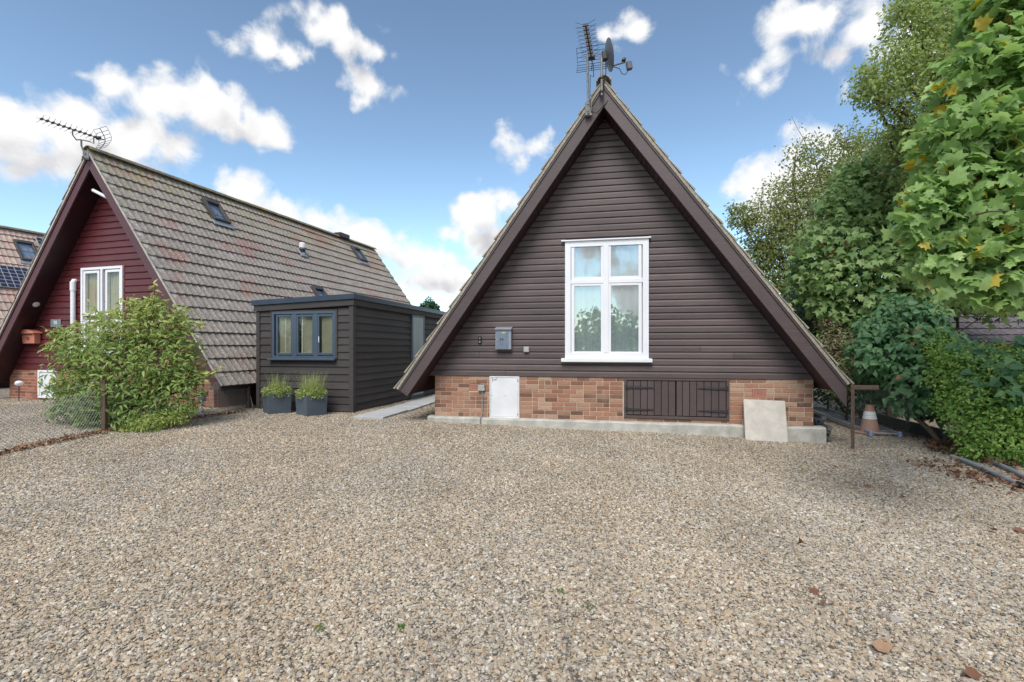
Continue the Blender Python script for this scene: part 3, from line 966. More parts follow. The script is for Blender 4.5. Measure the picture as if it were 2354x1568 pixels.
# window opening
wL, wzb = fa(1299.5, 824); wR, _ = fa(1491, 824); _, wzt = fa(1395, 553)
win = (wL, wR, wzb, wzt)
clad(house, 'weatherboard', Z_BRK1 - 0.012, z_top, 0.1105, uL, uR, [win], m_board)
wall_poly(house, 'gable_wall', [(uL(1.0), 1.0), (uR(1.0), 1.0), ((uL(z_top) + uR(z_top)) / 2, z_top + 0.03)], (wL + 0.02, wR - 0.02, wzb + 0.02, wzt - 0.02), 0.004, m_soffit)
# panes from the survey
pz = lambda px0, px1, py1, py0: (fa(px0, py0)[0], fa(px1, py0)[0], fa((px0 + px1) / 2, py0)[1], fa((px0 + px1) / 2, py1)[1])
pn = [pz(1320.8, 1381.5, 567.5, 637.8), pz(1404.7, 1467.0, 564.0, 635.5), pz(1320.8, 1381.5, 658.5, 808.0), pz(1404.7, 1467.5, 657.0, 808.5)]
window = make_window(house, HM, wL, wR, wzb, wzt, pn, m_white, m_glass, outer=0.10, sash=0.055)
_mu = (pn[0][1] + pn[1][0]) / 2; _mz = (pn[0][2] + pn[2][3]) / 2
MB().box(_mu - 0.045, _mu + 0.045, -0.060, 0.03, wzb + 0.1, wzt - 0.1).build('mullion', m_white, window, bevel=0.004)
MB().box(wL + 0.1, wR - 0.1, -0.051, 0.03, _mz - 0.035, _mz + 0.035).build('transom', m_white, window, bevel=0.004)
s0, sz = fa(1291, 830); s1, _ = fa(1499, 830)
MB().box(s0, s1, -0.115, 0.0, wzb - 0.062, wzb + 0.004).build('sill', m_white, window, bevel=0.008)
MB().box(s0, s1 - 0.02, -0.085, 0.0, wzt - 0.003, wzt + 0.022).build('hood', m_white, window, bevel=0.004)
# net curtain with folds behind the panes
mb = MB()
for i in range(60):
    a = wL + 0.03 + (wR - wL - 0.06) * i / 60; c = wL + 0.03 + (wR - wL - 0.06) * (i + 1) / 60
    ya = 0.02 + 0.010 * math.sin(i * 1.3) + 0.006 * math.sin(i * 0.41); yc = 0.02 + 0.010 * math.sin((i + 1) * 1.3) + 0.006 * math.sin((i + 1) * 0.41)
    mb.add([(a, ya, wzb + 0.03), (c, yc, wzb + 0.03), (c, yc, wzt - 0.03), (a, ya, wzt - 0.03)], [(0, 1, 2, 3)])
mb.build('net_curtain', m_curtain, window, smooth=True)
# hatch opening and meter cupboard
h0, hz0 = fa(1434.5, 965.5); h1, hz1 = fa(1676, 871)
hz0 = fa(1555, 963.5)[1]; hz1 = 0.985
c0, cz0 = fa(1126.5, 959.5); c1, cz1 = fa(1194.6, 861)
cz1 = 0.99
al = (fa(1078.5, 890)[0], fa(1103, 890)[0], fa(1090, 898.3)[1], fa(1090, 882.7)[1])
ar = (fa(1729.4, 890)[0], fa(1761, 890)[0], fa(1745, 913.5)[1], fa(1745, 894)[1])
al = (al[0], al[0] + 0.215, al[2], al[2] + 0.14); ar = (ar[0], ar[0] + 0.215, ar[2], ar[2] + 0.14)
EXT = 6.368
openb = [(h0, h1, hz0, 1.1), (c0, c1, cz0 - 0.02, 1.1), al, ar]
_cache = {}
lay_bricks(house, 0.0, EXT, Z_BRK0, 10, openb, m_brick, _cache)
mb = MB()
mb.box(0.004, h0 + 0.02, 0.001, 0.10, 0.2, 1.0).box(h1 - 0.02, EXT - 0.004, 0.001, 0.10, 0.2, 1.0).box(h0 + 0.02, h1 - 0.02, 0.001, 0.1, 0.2, hz0 + 0.02)
mb.build('brick_wall', m_mortar, house)
MB().box(h0 + 0.02, h1 - 0.02, 0.06, 0.1, hz0 + 0.02, 1.0).build('recess_back', m_dark, house)
side_walls(house, 0.0, EXT, 1.0, 0.0, LEN_MAIN, m_redbrick, [(uL(1.0), 0.0), (uR(1.0), 0.0), (uR(1.0), 1.0), ((uL(z_top) + uR(z_top)) / 2, z_top), (uL(1.0), 1.0)])
# return face of the left brick end
_M = Matrix.Rotation(R(90), 4, 'Z')
# plinth
rp = []
mb = MB()
NS = 40
top = []
for i in range(NS + 1):
    u = -0.10 + (6.50 + 0.10) * i / NS
    top.append((u, -0.135 + random.uniform(-0.010, 0.010), 0.25 + random.uniform(-0.010, 0.004)))
vs, fs = [], []
for (u, w, z) in top:
    vs += [(u, 0.06, -0.3), (u, w - 0.015, -0.3), (u, w, z - 0.025), (u, w + 0.025, z), (u, 0.06, z + 0.002)]
for i in range(NS):
    for k in range(4):
        fs.append((i * 5 + k, (i + 1) * 5 + k, (i + 1) * 5 + k + 1, i * 5 + k + 1))
fs.append((0, 1, 2, 3, 4)); fs.append(tuple(NS * 5 + k for k in (4, 3, 2, 1, 0)))
mb.add(vs, fs)
mb.build('plinth', m_concrete, house)
# air bricks with real holes
for (a, c, e, g) in (al, ar):
    mb = MB(); nx, nz = 9, 6
    mb.box(a, c, -0.002, 0.012, e, e + 0.014).box(a, c, -0.002, 0.012, g - 0.014, g).box(a, a + 0.012, -0.002, 0.012, e + 0.014, g - 0.014).box(c - 0.012, c, -0.002, 0.012, e + 0.014, g - 0.014)
    for i in range(1, nx):
        x = a + 0.012 + (c - a - 0.024) * i / nx
        mb.box(x - 0.005, x + 0.005, 0.0, 0.012, e + 0.014, g - 0.014)
    for i in range(1, nz):
        z = e + 0.014 + (g - e - 0.028) * i / nz
        mb.box(a + 0.012, c - 0.012, -0.001, 0.011, z - 0.005, z + 0.005)
    ab = mb.build('air_brick', m_airbrick, house)
    MB().box(a + 0.002, c - 0.002, 0.02, 0.03, e + 0.002, g - 0.002).build('air_brick_back', m_dark, ab)
# hatch: frame, planks, strap hinges
mb = MB()
fw = 0.045
mb.box(h0, h0 + fw, -0.03, 0.05, hz0, hz1).box(h1 - fw, h1, -0.03, 0.05, hz0, hz1).box(h0 + fw, h1 - fw, -0.03, 0.05, hz1 - 0.035, hz1).box(h0 + fw, h1 - fw, -0.03, 0.05, hz0, hz0 + 0.045)
hatch = mb.build('hatch', m_hatch, house, bevel=0.004)
edges = [108, 160, 217, 272, 327, 384, 440, 505, 553, 611, 668, 726, 784, 845, 908]
eu = [fa(1410 + z * 0.28645, 915)[0] for z in edges]
eu[0] = max(eu[0], h0 + fw + 0.004); eu[-1] = min(eu[-1], h1 - fw - 0.004)
for i in range(14):
    g0, g1 = eu[i] + 0.004, eu[i + 1] - 0.004
    if i == 6: g1 -= 0.016
    if i == 7: g0 += 0.0
    MB().box(g0, g1, -0.018 + random.uniform(-0.003, 0.003), 0.02, hz0 + 0.052 + random.uniform(0, 0.008), hz1 - 0.042).build('plank', m_hatch, hatch, bevel=0.004)
for zz in (fa(1500, 891)[1], fa(1500, 941.5)[1]):
    for a, dirn in ((eu[0] - 0.02, 1), (eu[-1] + 0.02, -1)):
        mb = MB()
        e = a + dirn * 0.46
        pts = [(a, -0.034, zz - 0.020), (a + dirn * 0.2, -0.034, zz - 0.017), (e, -0.034, zz - 0.004), (e, -0.034, zz + 0.004), (a + dirn * 0.2, -0.034, zz + 0.017), (a, -0.034, zz + 0.020)]
        mb.prism(pts, (0, 0.011, 0))
        mb.tube([(a, -0.036, zz - 0.035), (a, -0.036, zz + 0.035)], 0.009, 8)
        for q in (0.06, 0.18, 0.3): mb.lathe([(0.0075, -0.004), (0.006, 0.0), (0.0, 0.002)], 8, Matrix.Translation((a + dirn * q, -0.034, zz)) @ Matrix.Rotation(R(90), 4, 'X'), caps=False)
        mb.build('strap_hinge', m_iron, hatch)
# meter cupboard
mb = MB(); t = 0.022
mb.box(c0, c0 + t, -0.042, 0.02, cz0, cz1).box(c1 - t, c1, -0.042, 0.02, cz0, cz1).box(c0 + t, c1 - t, -0.042, 0.02, cz1 - t, cz1).box(c0 + t, c1 - t, -0.042, 0.02, cz0, cz0 + t)
cup = mb.build('meter_cupboard', m_whitepaint, house, bevel=0.004)
MB().box(c0 + t + 0.003, c1 - t - 0.003, -0.036, 0.01, cz0 + t + 0.003, cz1 - t - 0.003).build('door', m_whitepaint, cup, bevel=0.004)
for zz in (cz1 - 0.07, cz0 + 0.07):
    MB().box(c1 - t - 0.012, c1 - t + 0.006, -0.048, -0.03, zz - 0.02, zz + 0.02).build('hinge', m_metal, cup, bevel=0.003)
for uu, zz, r_ in ((c0 + 0.043, (cz0 + cz1) / 2 + 0.03, 0.007), ((c0 + c1) / 2 + 0.02, (cz0 + cz1) / 2 + 0.03, 0.006)):
    mb = MB().lathe([(r_, 0.0), (r_, 0.006), (r_ * 0.6, 0.008)], 10, Matrix.Translation((uu, -0.036, zz)) @ Matrix.Rotation(R(90), 4, 'X'))
    mb.build('lock', m_darkmetal, cup)
mb = MB()                                                   # hand lettering in the corner of the door
su, szz = c0 + 0.04, cz1 - 0.075
def stroke(pts): mb.tube([(su + p[0], -0.038, szz + p[1]) for p in pts], 0.0028, 5)
stroke([(0.0, 0.030), (0.012, 0.042), (0.026, 0.034), (0.022, 0.014), (0.006, -0.010), (0.014, -0.014), (0.030, -0.004)])
stroke([(0.038, 0.022), (0.040, 0.004), (0.048, 0.022), (0.054, 0.006), (0.060, 0.018)])
stroke([(0.090, 0.045), (0.078, 0.010), (0.070, 0.006), (0.070, 0.020), (0.084, 0.024)])
stroke([(0.088, 0.040), (0.076, -0.006)])
mb.build('marker_writing', m_print, cup)
# worn screw holes and a cable hook in the boards to the right of the window
mb = MB()
for px, py in ((1502, 604), (1509, 592), (1532, 603), (1548, 605), (1501, 619), (1555, 621), (1580, 601), (1589, 598), (1610, 603), (1637, 600), (1548, 728), (1366, 690), (1505, 772)):
    u, z = fa(px, py)
    mb.lathe([(0.006, 0.0), (0.006, 0.004), (0.003, 0.006)], 8, Matrix.Translation((u, -0.022, z)) @ Matrix.Rotation(R(90), 4, 'X'))
mb.build('screw_hole', m_black, house)
# ------------------------------------------------------------------ the red neighbour
APN = Vector((-9.34, 10.86, 0))
dN = Vector((math.cos(THN), -math.sin(THN), 0)); wN = Vector((math.sin(THN), math.cos(THN), 0))
OVN = 0.45
O_N = APN - dN * 3.1 + wN * OVN
HN = frame_matrix(O_N, THN)
NF = facade_frame(HN); NB_ = facade_frame(HN, -OVN)
nf = lambda px, py: hit(px, py, NF)
red = thing('house', 'red-brown timber A-frame house with mossy grey tiles behind the bush', 'house', O_N, -THN)
LEN_N = 11.0
AN = (3.1, 5.92)
FN_R = hit(518, 886, NB_); FN_L = (2 * 3.1 - FN_R[0], FN_R[1])
a_frame_shell(None, red, HN, AN, FN_L, FN_R, OVN, LEN_N, m_redbarge, m_redsoffit, m_tile)
lay_tiles(red, HN, AN, FN_R, 1, -OVN - 0.04, LEN_N, m_tile, 280)
lay_tiles(red, HN, AN, FN_L, -1, -OVN - 0.04, LEN_N, m_tile, 18, only_verge=True)
sn = (AN[1] - FN_R[1]) / (FN_R[0] - AN[0]); _off = 0.275 / math.sin(math.atan(sn))
nuL = lambda z: AN[0] - (AN[1] - z) / sn + _off
nuR = lambda z: AN[0] + (AN[1] - z) / sn - _off
nzb1 = nf(60, 849)[1]; nzb0 = nf(60, 915.8)[1]
nbl = nf(22.6, 880)[0]; nbr = nf(492, 905)[0]
nzt = AN[1] - _off * sn
nw0, _ = nf(191, 690); nw1, nwt = nf(286.5, 613); nwb = nf(240, 812)[1]
nwt = nf(240, 614)[1]
clad(red, 'weatherboard', nzb1 - 0.01, nzt, 0.149, nuL, nuR, [(nw0, nw1, nwb, nwt)], m_red, joints=False)
wall_poly(red, 'gable_wall', [(nuL(nzb1), nzb1), (nuR(nzb1), nzb1), (AN[0], nzt + 0.03)], (nw0 + 0.02, nw1 - 0.02, nwb + 0.02, nwt - 0.02), 0.004, m_redsoffit)
nz_ = lambda px0, px1, py1, py0: (nf(px0, (py0 + py1) / 2)[0], nf(px1, (py0 + py1) / 2)[0], nf((px0 + px1) / 2, py0)[1], nf((px0 + px1) / 2, py1)[1])
npn = [nz_(200, 228, 629, 720), nz_(250.5, 278, 626, 718), nz_(200, 228, 742, 802), nz_(250.5, 278, 741, 802)]
nwin = make_window(red, HN, nw0, nw1, nwb, nwt, npn, m_white, m_glass_dim, outer=0.06, sash=0.06)
MB().box((npn[0][1] + npn[1][0]) / 2 - 0.03, (npn[0][1] + npn[1][0]) / 2 + 0.03, -0.062, 0.03, nwb + 0.06, nwt - 0.06).build('mullion', m_white, nwin, bevel=0.004)
for a, c in ((nw0 + 0.03, (nw0 + nw1) / 2 - 0.01), ((nw0 + nw1) / 2 + 0.01, nw1 - 0.03)):
    mb = MB(); n_ = 40
    for i in range(n_):
        x0 = a + (c - a) * i / n_; x1 = a + (c - a) * (i + 1) / n_
        f0 = 0.045 + 0.014 * math.sin(i * 0.95); f1 = 0.045 + 0.014 * math.sin((i + 1) * 0.95)
        mb.add([(x0, f0, nwb + 0.03), (x1, f1, nwb + 0.03), (x1, f1, nwt - 0.03), (x0, f0, nwt - 0.03)], [(0, 1, 2, 3)])
    mb.build('curtain', m_beige, nwin, smooth=True)
cu0 = nf(91, 880)[0]; cu1 = cu0 + 0.62
_cache2 = {}
nrows = int(round((nzb1 - nzb0) / 0.075))
lay_bricks(red, nbl, nbr, nzb1 - nrows * 0.075 - 0.002, nrows, [(cu0, cu1, nzb0 + 0.02, nzb1)], m_redbrick, _cache2)
MB().box(nbl + 0.004, nbr - 0.004, 0.001, 0.1, nzb1 - nrows * 0.075 - 0.25, nzb1).build('brick_wall', m_mortar, red)
MB().box(nbl - 0.03, nbr + 0.08, -0.07, 0.06, -0.2, nzb1 - nrows * 0.075 + 0.0).build('plinth', m_concrete, red, bevel=0.01)
side_walls(red, nbl, nbr, nzb1, 0.0, LEN_N, m_redbrick, [(nuL(nzb1), 0.0), (nuR(nzb1), 0.0), (nuR(nzb1), nzb1), (AN[0], nzt), (nuL(nzb1), nzb1)])
mb = MB(); t = 0.05
mb.box(cu0, cu0 + t, -0.045, 0.02, nzb0 + 0.03, nzb1 - 0.01).box(cu1 - t, cu1, -0.045, 0.02, nzb0 + 0.03, nzb1 - 0.01).box(cu0 + t, cu1 - t, -0.045, 0.02, nzb1 - 0.06, nzb1 - 0.01).box(cu0 + t, cu1 - t, -0.045, 0.02, nzb0 + 0.03, nzb0 + 0.08)
cup2 = mb.build('meter_cupboard', m_white, red, bevel=0.004)
MB().box(cu0 + t + 0.003, cu1 - t - 0.003, -0.03, 0.0, nzb0 + 0.083, nzb1 - 0.063).build('door', m_whitepaint, cup2, bevel=0.004)
# white flue pipe beside the window
fu = nf(176.5, 700)[0]; ft = nf(176.5, 648)[1]; fb_ = nf(176.5, 840)[1]
mb = MB().tube([(fu, -0.075, fb_), (fu, -0.075, ft - 0.1), (fu, -0.075, ft - 0.03), (fu - 0.012, -0.055, ft + 0.015), (fu - 0.012, 0.0, ft + 0.02)], 0.052, 14)
fl = mb.build('flue_pipe', m_white, red, smooth=True)
MB().tube([(fu, -0.075, ft - 0.22), (fu, -0.075, ft - 0.01)], 0.062, 14).build('pipe_collar', m_white, fl, smooth=True)
# gable tube lamp and oval soffit lamp belong to the house
LP = facade_frame(HN, -OVN + 0.10)
l0, l1 = hit(215, 438, LP), hit(250, 456, LP)
gl = MB().tube([(l0[0], -OVN + 0.10, l0[1]), (l1[0], -OVN + 0.10, l1[1])], 0.036, 12).build('gable_lamp', m_white, red, smooth=True)
MB().tube([(l0[0] - 0.012, -OVN + 0.10, l0[1] + 0.006), (l0[0], -OVN + 0.10, l0[1])], 0.040, 12).build('end_cap', m_palegrey, gl)
ou, oz = hit(78.8, 694.8, facade_frame(HN, -OVN * 0.45))
SFNL = slope_frame(AN, FN_L, -1)
MB().lathe([(0.07, 0.0), (0.066, -0.012), (0.045, -0.022), (0.0, -0.025)], 20, Matrix.Translation((OVN * 0.45, -(Vector((ou, oz)) - Vector(AN)).length, -0.272)), caps=False).build('soffit_lamp', m_white, red, matrix=SFNL, smooth=True)
# roof fittings
SFN = slope_frame(AN, FN_R, 1)
for c, fl_ in (([(461, 454), (505, 474), (527, 519), (487, 503)], True), ([(805.6, 566), (825.7, 574.5), (842, 603.7), (824, 598)], True), ([(714, 660), (740, 664), (752, 690), (728, 686)], True)):
    q = skylight(None, HN, SFN, c, None)
    add_skylight(red, SFN, *q, flash=fl_)
vx, vy = hit(694, 580, HN @ SFN)
mb = MB().box(vx - 0.16, vx + 0.16, vy - 0.2, vy + 0.12, -0.01, 0.03)
vt = mb.build('roof_vent', m_lead, red, matrix=SFN, bevel=0.01)
VM = SFN.inverted() @ Matrix.Translation(SFN @ Vector((vx, vy, 0.02)))
MB().lathe([(0.075, -0.10), (0.075, 0.14), (0.10, 0.14), (0.10, 0.27), (0.07, 0.30)], 14).build('vent_pipe', m_whitepaint, vt, matrix=VM, smooth=True)
MB().tube([(0, 0, -0.02), (0, 0, 0.10)], 0.104, 14).build('vent_collar', m_black, vt, matrix=VM, smooth=True)
MB().box(AN[0] - 0.17, AN[0] + 0.17, 8.35, 8.95, AN[1] - 0.05, AN[1] + 0.13).build('ridge_vent', m_redsoffit, red, bevel=0.02)

# ------------------------------------------------------------------ third house, far left
O3w = Vector((-19.8, 14.5, 0))
d3 = Vector((math.cos(THF), -math.sin(THF), 0)); w3 = Vector((math.sin(THF), math.cos(THF), 0))
O_3 = O3w - d3 * 3.1 + w3 * 0.45
H3 = frame_matrix(O_3, THF)
far = thing('house', 'pink tiled A-frame roof with solar panels at the far left edge', 'house', O_3, -THF)
A3 = (3.1, 5.92); F3R = (6.75, 0.75); F3L = (-0.55, 0.75)
a_frame_shell(None, far, H3, A3, F3L, F3R, 0.45, 11.0, m_redbarge, m_redsoffit, m_tile_far)
lay_tiles(far, H3, A3, F3R, 1, -0.49, 11.0, m_tile_far, 130)
MB().prism([(0.1, 0.0, 0.0), (6.1, 0.0, 0.0), (6.1, 0.0, 1.0), (3.1, 0.0, 5.3), (0.1, 0.0, 1.0)], (0, 10.6, 0)).build('gable_wall', m_redsoffit, far)
SF3 = slope_frame(A3, F3R, 1)
q = skylight(None, H3, SF3, [(30, 552), (77, 560), (92, 603), (47, 600)], None)
add_skylight(far, SF3, *q)


def solar(root, HM, SF, x0, x1, y0, y1, nx, ny):
    p = MB().box(x0, x1, y0, y1, 0.03, 0.075).build('solar_panel', m_alu, root, matrix=SF)
    cw = (x1 - x0) / nx; ch = (y1 - y0) / ny
    me = MB().box(0.014, cw - 0.014, 0.014, ch - 0.014, 0.0, 0.008).mesh('solar_cell', m_cell)
    for i in range(nx):
        for j in range(ny):
            link('solar_cell', me, p, loc=(x0 + i * cw, y0 + j * ch, 0.0735))


m_cell = plain('solar_cell', (0.022, 0.026, 0.06), (0.03, 0.034, 0.075), 3, 0.25)
xa, ya = hit(0, 615, H3 @ SF3); xb, yb = hit(60, 660, H3 @ SF3)
xL = hit(-60, 640, H3 @ SF3)[0]; xR = hit(70, 622, H3 @ SF3)[0]
solar(far, H3, SF3, xa - 1.0, xa + 1.3, hit(20, 663, H3 @ SF3)[1], hit(20, 615, H3 @ SF3)[1], 12, 6)
x2_, y2_ = hit(79, 548, H3 @ SF3)
solar(far, H3, SF3, x2_, x2_ + 1.6, hit(93, 572, H3 @ SF3)[1], y2_, 8, 3)

# ------------------------------------------------------------------ the dark garden room
ZG = 0.17
O_S = (-3.26, 10.04, 0.0)
HS = frame_matrix(O_S, THS)
SFr = facade_frame(HS)
sf = lambda px, py: hit(px, py, SFr)
room = thing('garden_room', 'flat-roofed dark garden room of lapped boards beside the red house', 'garden room', O_S, -THS)
SW = 2.227; SL = 7.5
ztR, ztL = 2.60, 2.515
zroof = lambda u: ztR + (ztR - ztL) / SW * u           # u runs from -SW to 0
PIT = 0.152
su0, suz = sf(629, 823); su1, _ = sf(774.5, 823); szt = sf(700, 716.5)[1]
zb = ZG + 0.045
top_z = lambda u: zroof(u) - 0.22
clad(room, 'weatherboard', zb, ztL - 0.20, PIT, lambda z: -SW + 0.05, lambda z: -0.05, [(su0 - 0.03, su1 + 0.03, suz - 0.01, szt + 0.03)], m_shed, 'feather', joints=False)
mb = MB()
for a, c, e, g in ((-SW, su0, ZG - 0.1, ztL - 0.1), (su1, 0.0, ZG - 0.1, ztL - 0.1), (su0, su1, ZG - 0.1, suz), (su0, su1, szt, ztL - 0.1)):
    mb.box(a, c, 0.002, 0.05, e, g)
mb.box(-0.05, -0.002, 0.05, SL, ZG - 0.1, ztL - 0.02)
mb.box(-SW, -SW + 0.05, 0.05, SL, ZG - 0.1, ztL - 0.02)
mb.box(-SW, 0, SL - 0.05, SL, ZG - 0.1, ztL - 0.02)
mb.build('wall', m_dark, room)
# side wall boards run towards the back: frame with x going back
SIDE = HS @ Matrix(((0, 0, 1, 0), (1, 0, 0, 0), (0, 1, 0, 0), (0, 0, 0, 1)))      # x = back, y = up, z = outward
sd = lambda px, py: hit(px, py, SIDE)
dd0, _ = sd(943.5, 800); dd1, _ = sd(972.5, 800); dzt = sd(957, 724)[1]
MS = Matrix(((0, -1, 0, 0), (1, 0, 0, 0), (0, 0, 1, 0), (0, 0, 0, 1)))           # board frame: x -> back, -y -> outward (+u)
clad(room, 'weatherboard', zb, ztR - 0.20, PIT, lambda z: 0.05, lambda z: SL, [(dd0 - 0.03, dd1 + 0.03, ZG, dzt + 0.03)], m_shed, 'feather', matrix=MS, joints=False)
for (a, c, e, g) in ((-0.052, 0.048, -0.048, 0.052), (-SW - 0.03, -SW + 0.055, -0.045, 0.04)):
    MB().box(a, c, e, g, zb - 0.02, zroof(min(c, 0)) - 0.16).build('corner_post', m_shed, room, bevel=0.004)
# fascia and roof trim
OV = 0.07
mb = MB()
yy = -OV
mb.prism([(-SW - OV, yy, zroof(-SW - OV) - 0.235), (OV, yy, zroof(OV) - 0.235), (OV, yy, zroof(OV) - 0.112), (-SW - OV, yy, zroof(-SW - OV) - 0.112)], (0, 0.025, 0))
mb.build('fascia_board', m_shed, room, bevel=0.003)
mb = MB().prism([(OV - 0.025, -OV + 0.027, zroof(OV) - 0.235), (OV - 0.025, SL, zroof(OV) - 0.235), (OV - 0.025, SL, zroof(OV) - 0.112), (OV - 0.025, -OV + 0.027, zroof(OV) - 0.112)], (0.025, 0, 0))
mb.build('fascia_board', m_shed, room, bevel=0.003)
MB().prism([(-SW - OV - 0.04, -OV - 0.03, zroof(-SW - OV) - 0.11), (OV + 0.03, -OV - 0.03, zroof(OV) - 0.11), (OV + 0.03, -OV - 0.03, zroof(OV)), (-SW - OV - 0.04, -OV - 0.03, zroof(-SW - OV))], (0, SL + OV, 0)).build('roof', m_navy, room, bevel=0.006)
# low block footing
mb = MB()
u = -SW
while u < 0:
    e = min(u + 0.22, 0.0)
    mb.box(u + 0.005, e - 0.005, -0.012, 0.03, ZG - 0.2, zb - 0.006); u += 0.22
y = 0.0
while y < 4:
    mb.box(-0.03, 0.012, y + 0.005, y + 0.215, ZG - 0.2, zb - 0.006); y += 0.22
mb.build('footing', m_darkmetal, room)
MB().box(-SW, 0.006, -0.006, 0.0015, ZG - 0.2, zb - 0.01).build('footing_joints', m_palegrey, room)
# three-light window
def rp(px0, px1, py1, py0): return (sf(px0, (py0 + py1) / 2)[0], sf(px1, (py0 + py1) / 2)[0], sf((px0 + px1) / 2, py0)[1], sf((px0 + px1) / 2, py1)[1])
spn = [rp(641.5, 671, 729, 811), rp(688, 720, 728.5, 811), rp(736, 766, 727.5, 811)]
rw = make_window(room, HS, su0, su1, suz, szt, spn, m_greyframe, m_glass_dim, outer=0.05, sash=0.05, y_front=-0.05)
MB().box(su0 - 0.07, su1 + 0.01, -0.12, 0.0, suz - 0.045, suz).build('sill', m_greyframe, rw, bevel=0.008)
mb = MB()
mb.box(su0 - 0.035, su0, -0.045, 0.0, suz, szt + 0.03).box(su1, su1 + 0.035, -0.045, 0.0, suz, szt + 0.03).box(su0, su1, -0.045, 0.0, szt, szt + 0.03)
mb.build('window_trim', m_shed, rw)
for i in range(2):
    x = (spn[i][1] + spn[i + 1][0]) / 2
    MB().box(x - 0.05, x + 0.05, -0.045, 0.02, suz + 0.05, szt - 0.05).build('mullion', m_greyframe, rw, bevel=0.003)
mb = MB(); z = suz + 0.05
while z < szt - 0.03:
    for (a, c) in ((su0 + 0.06, spn[0][1] + 0.03), (spn[1][0] + 0.03, spn[1][1] + 0.05), (spn[2][0] + 0.02, su1 - 0.05)):
        mb.prism([(a, 0.022, z), (c, 0.022, z), (c, 0.038, z + 0.017), (a, 0.038, z + 0.017)], (0, 0.002, 0.001))
    z += 0.021
mb.build('blind_or_sheen', m_blind, rw)
MB().box(su0, su1, 0.12, 0.125, suz, szt).build('room_back', m_dark, rw)
mb = MB().tube([(spn[2][0] + 0.015, -0.05, suz + 0.33), (spn[2][0] + 0.015, -0.075, suz + 0.34), (spn[2][0] + 0.018, -0.072, suz + 0.45)], 0.009, 8)
mb.build('handle', m_white, rw)
for x in (spn[0][0] + 0.16, spn[1][0] + 0.07):
    MB().box(x - 0.004, x + 0.004, 0.006, 0.012, suz + 0.03, szt - 0.03).build('blind_wand', m_whitepaint, rw)
# glazed side door
MB_ = MB(); t = 0.07
MB_.box(dd0, dd0 + t, -0.05, 0.04, ZG - 0.02, dzt).box(dd1 - t, dd1, -0.05, 0.04, ZG - 0.02, dzt).box(dd0 + t, dd1 - t, -0.05, 0.04, dzt - t, dzt).box(dd0 + t, dd1 - t, -0.05, 0.04, ZG - 0.02, ZG + 0.1)
door = MB_.build('door', m_greyframe, room, matrix=MS, bevel=0.004)
MB().box(dd0 + t - 0.004, dd1 - t + 0.004, -0.042, -0.036, ZG + 0.096, dzt - t + 0.004).build('pane', m_glass_door, door)
MB().box(dd0 + t, dd1 - t, -0.02, -0.01, ZG + 0.1, dzt - t).build('door_blind', m_curtain, door)

# ------------------------------------------------------------------ low tiled outbuilding behind the hedge
TO = R(14)
ob0 = at(2160, 745, 12.2)
HO = frame_matrix((ob0.x - 0.3, ob0.y, 0), TO)
outb = thing('outbuilding', 'low outbuilding with a dark tiled roof half hidden behind the hedge', 'outbuilding', (ob0.x - 0.3, ob0.y, 0), -TO)
MB().box(0.1, 6.0, 0.3, 3.6, 0, 1.62).build('wall', m_redbrick, outb)
MB().prism([(0.0, 0.15, 1.60), (0.0, 3.9, 1.60), (0.0, 2.0, 2.66)], (6.2, 0, 0)).build('roof', m_tile_dark, outb)
oa = math.atan2(1.06, 1.85)
mt = tile_mesh('roof_tile', 0.33, m_tile_dark)
for k in range(6):
    for j in range(19):
        d_ = (k + 1) * 0.345
        M = Matrix.Translation((-0.03 + j * 0.33, 2.0 - d_ * math.cos(oa), 2.70 - d_ * math.sin(oa))) @ Matrix.Rotation(oa, 4, 'X')
        link('roof_tile', mt, outb, matrix=M)
# ------------------------------------------------------------------ things fixed to the houses
def on_front(name, label, cat, u, z, w=-0.024, HMx=None, th=None, group=None):
    HMx = HMx if HMx is not None else HM
    p = HMx @ Vector((u, w, z))
    return thing(name, label, cat, p, -(th if th is not None else THM), group)


# steel letterbox with house number
u0, z0 = fa(1142, 803.3); u1, z1 = fa(1178, 757)
W, Hh = u1 - u0, z1 - z0
t = on_front('letterbox', 'grey steel letterbox with a sloping lid on the brown boards', 'letterbox', u0, z0)
MB().box(0, W, -0.095, 0, 0, Hh).build('body', m_boxlight, t, bevel=0.006)
MB().box(0.022, W - 0.048, -0.1, -0.093, 0.018, Hh - 0.03).build('door', m_box, t, bevel=0.004)
MB().prism([(-0.008, -0.125, Hh - 0.012), (-0.008, -0.125, Hh + 0.004), (-0.008, 0.0, Hh + 0.045), (-0.008, 0.0, Hh - 0.012)], (W + 0.016, 0, 0)).build('lid', m_boxlight, t, bevel=0.004)
MB().lathe([(0.011, 0), (0.011, 0.008), (0.006, 0.011)], 14, Matrix.Translation((0.045, -0.1, Hh * 0.47)) @ Matrix.Rotation(R(90), 4, 'X')).build('lock', m_alu, t)
MB().box(0.125, 0.185, -0.1012, -0.099, Hh - 0.075, Hh - 0.052).build('label_strip', m_label, t)
link('number', text_mesh('number', '99', 0.075, m_print, 0.001), t, matrix=Matrix.Translation((0.118, -0.1015, Hh * 0.47)) @ UPRIGHT)
for x in (0.096, 0.132):
    MB().box(x - 0.004, x + 0.006, -0.1014, -0.0998, 0.06, Hh * 0.39).build('rain_streak', m_streak, t)
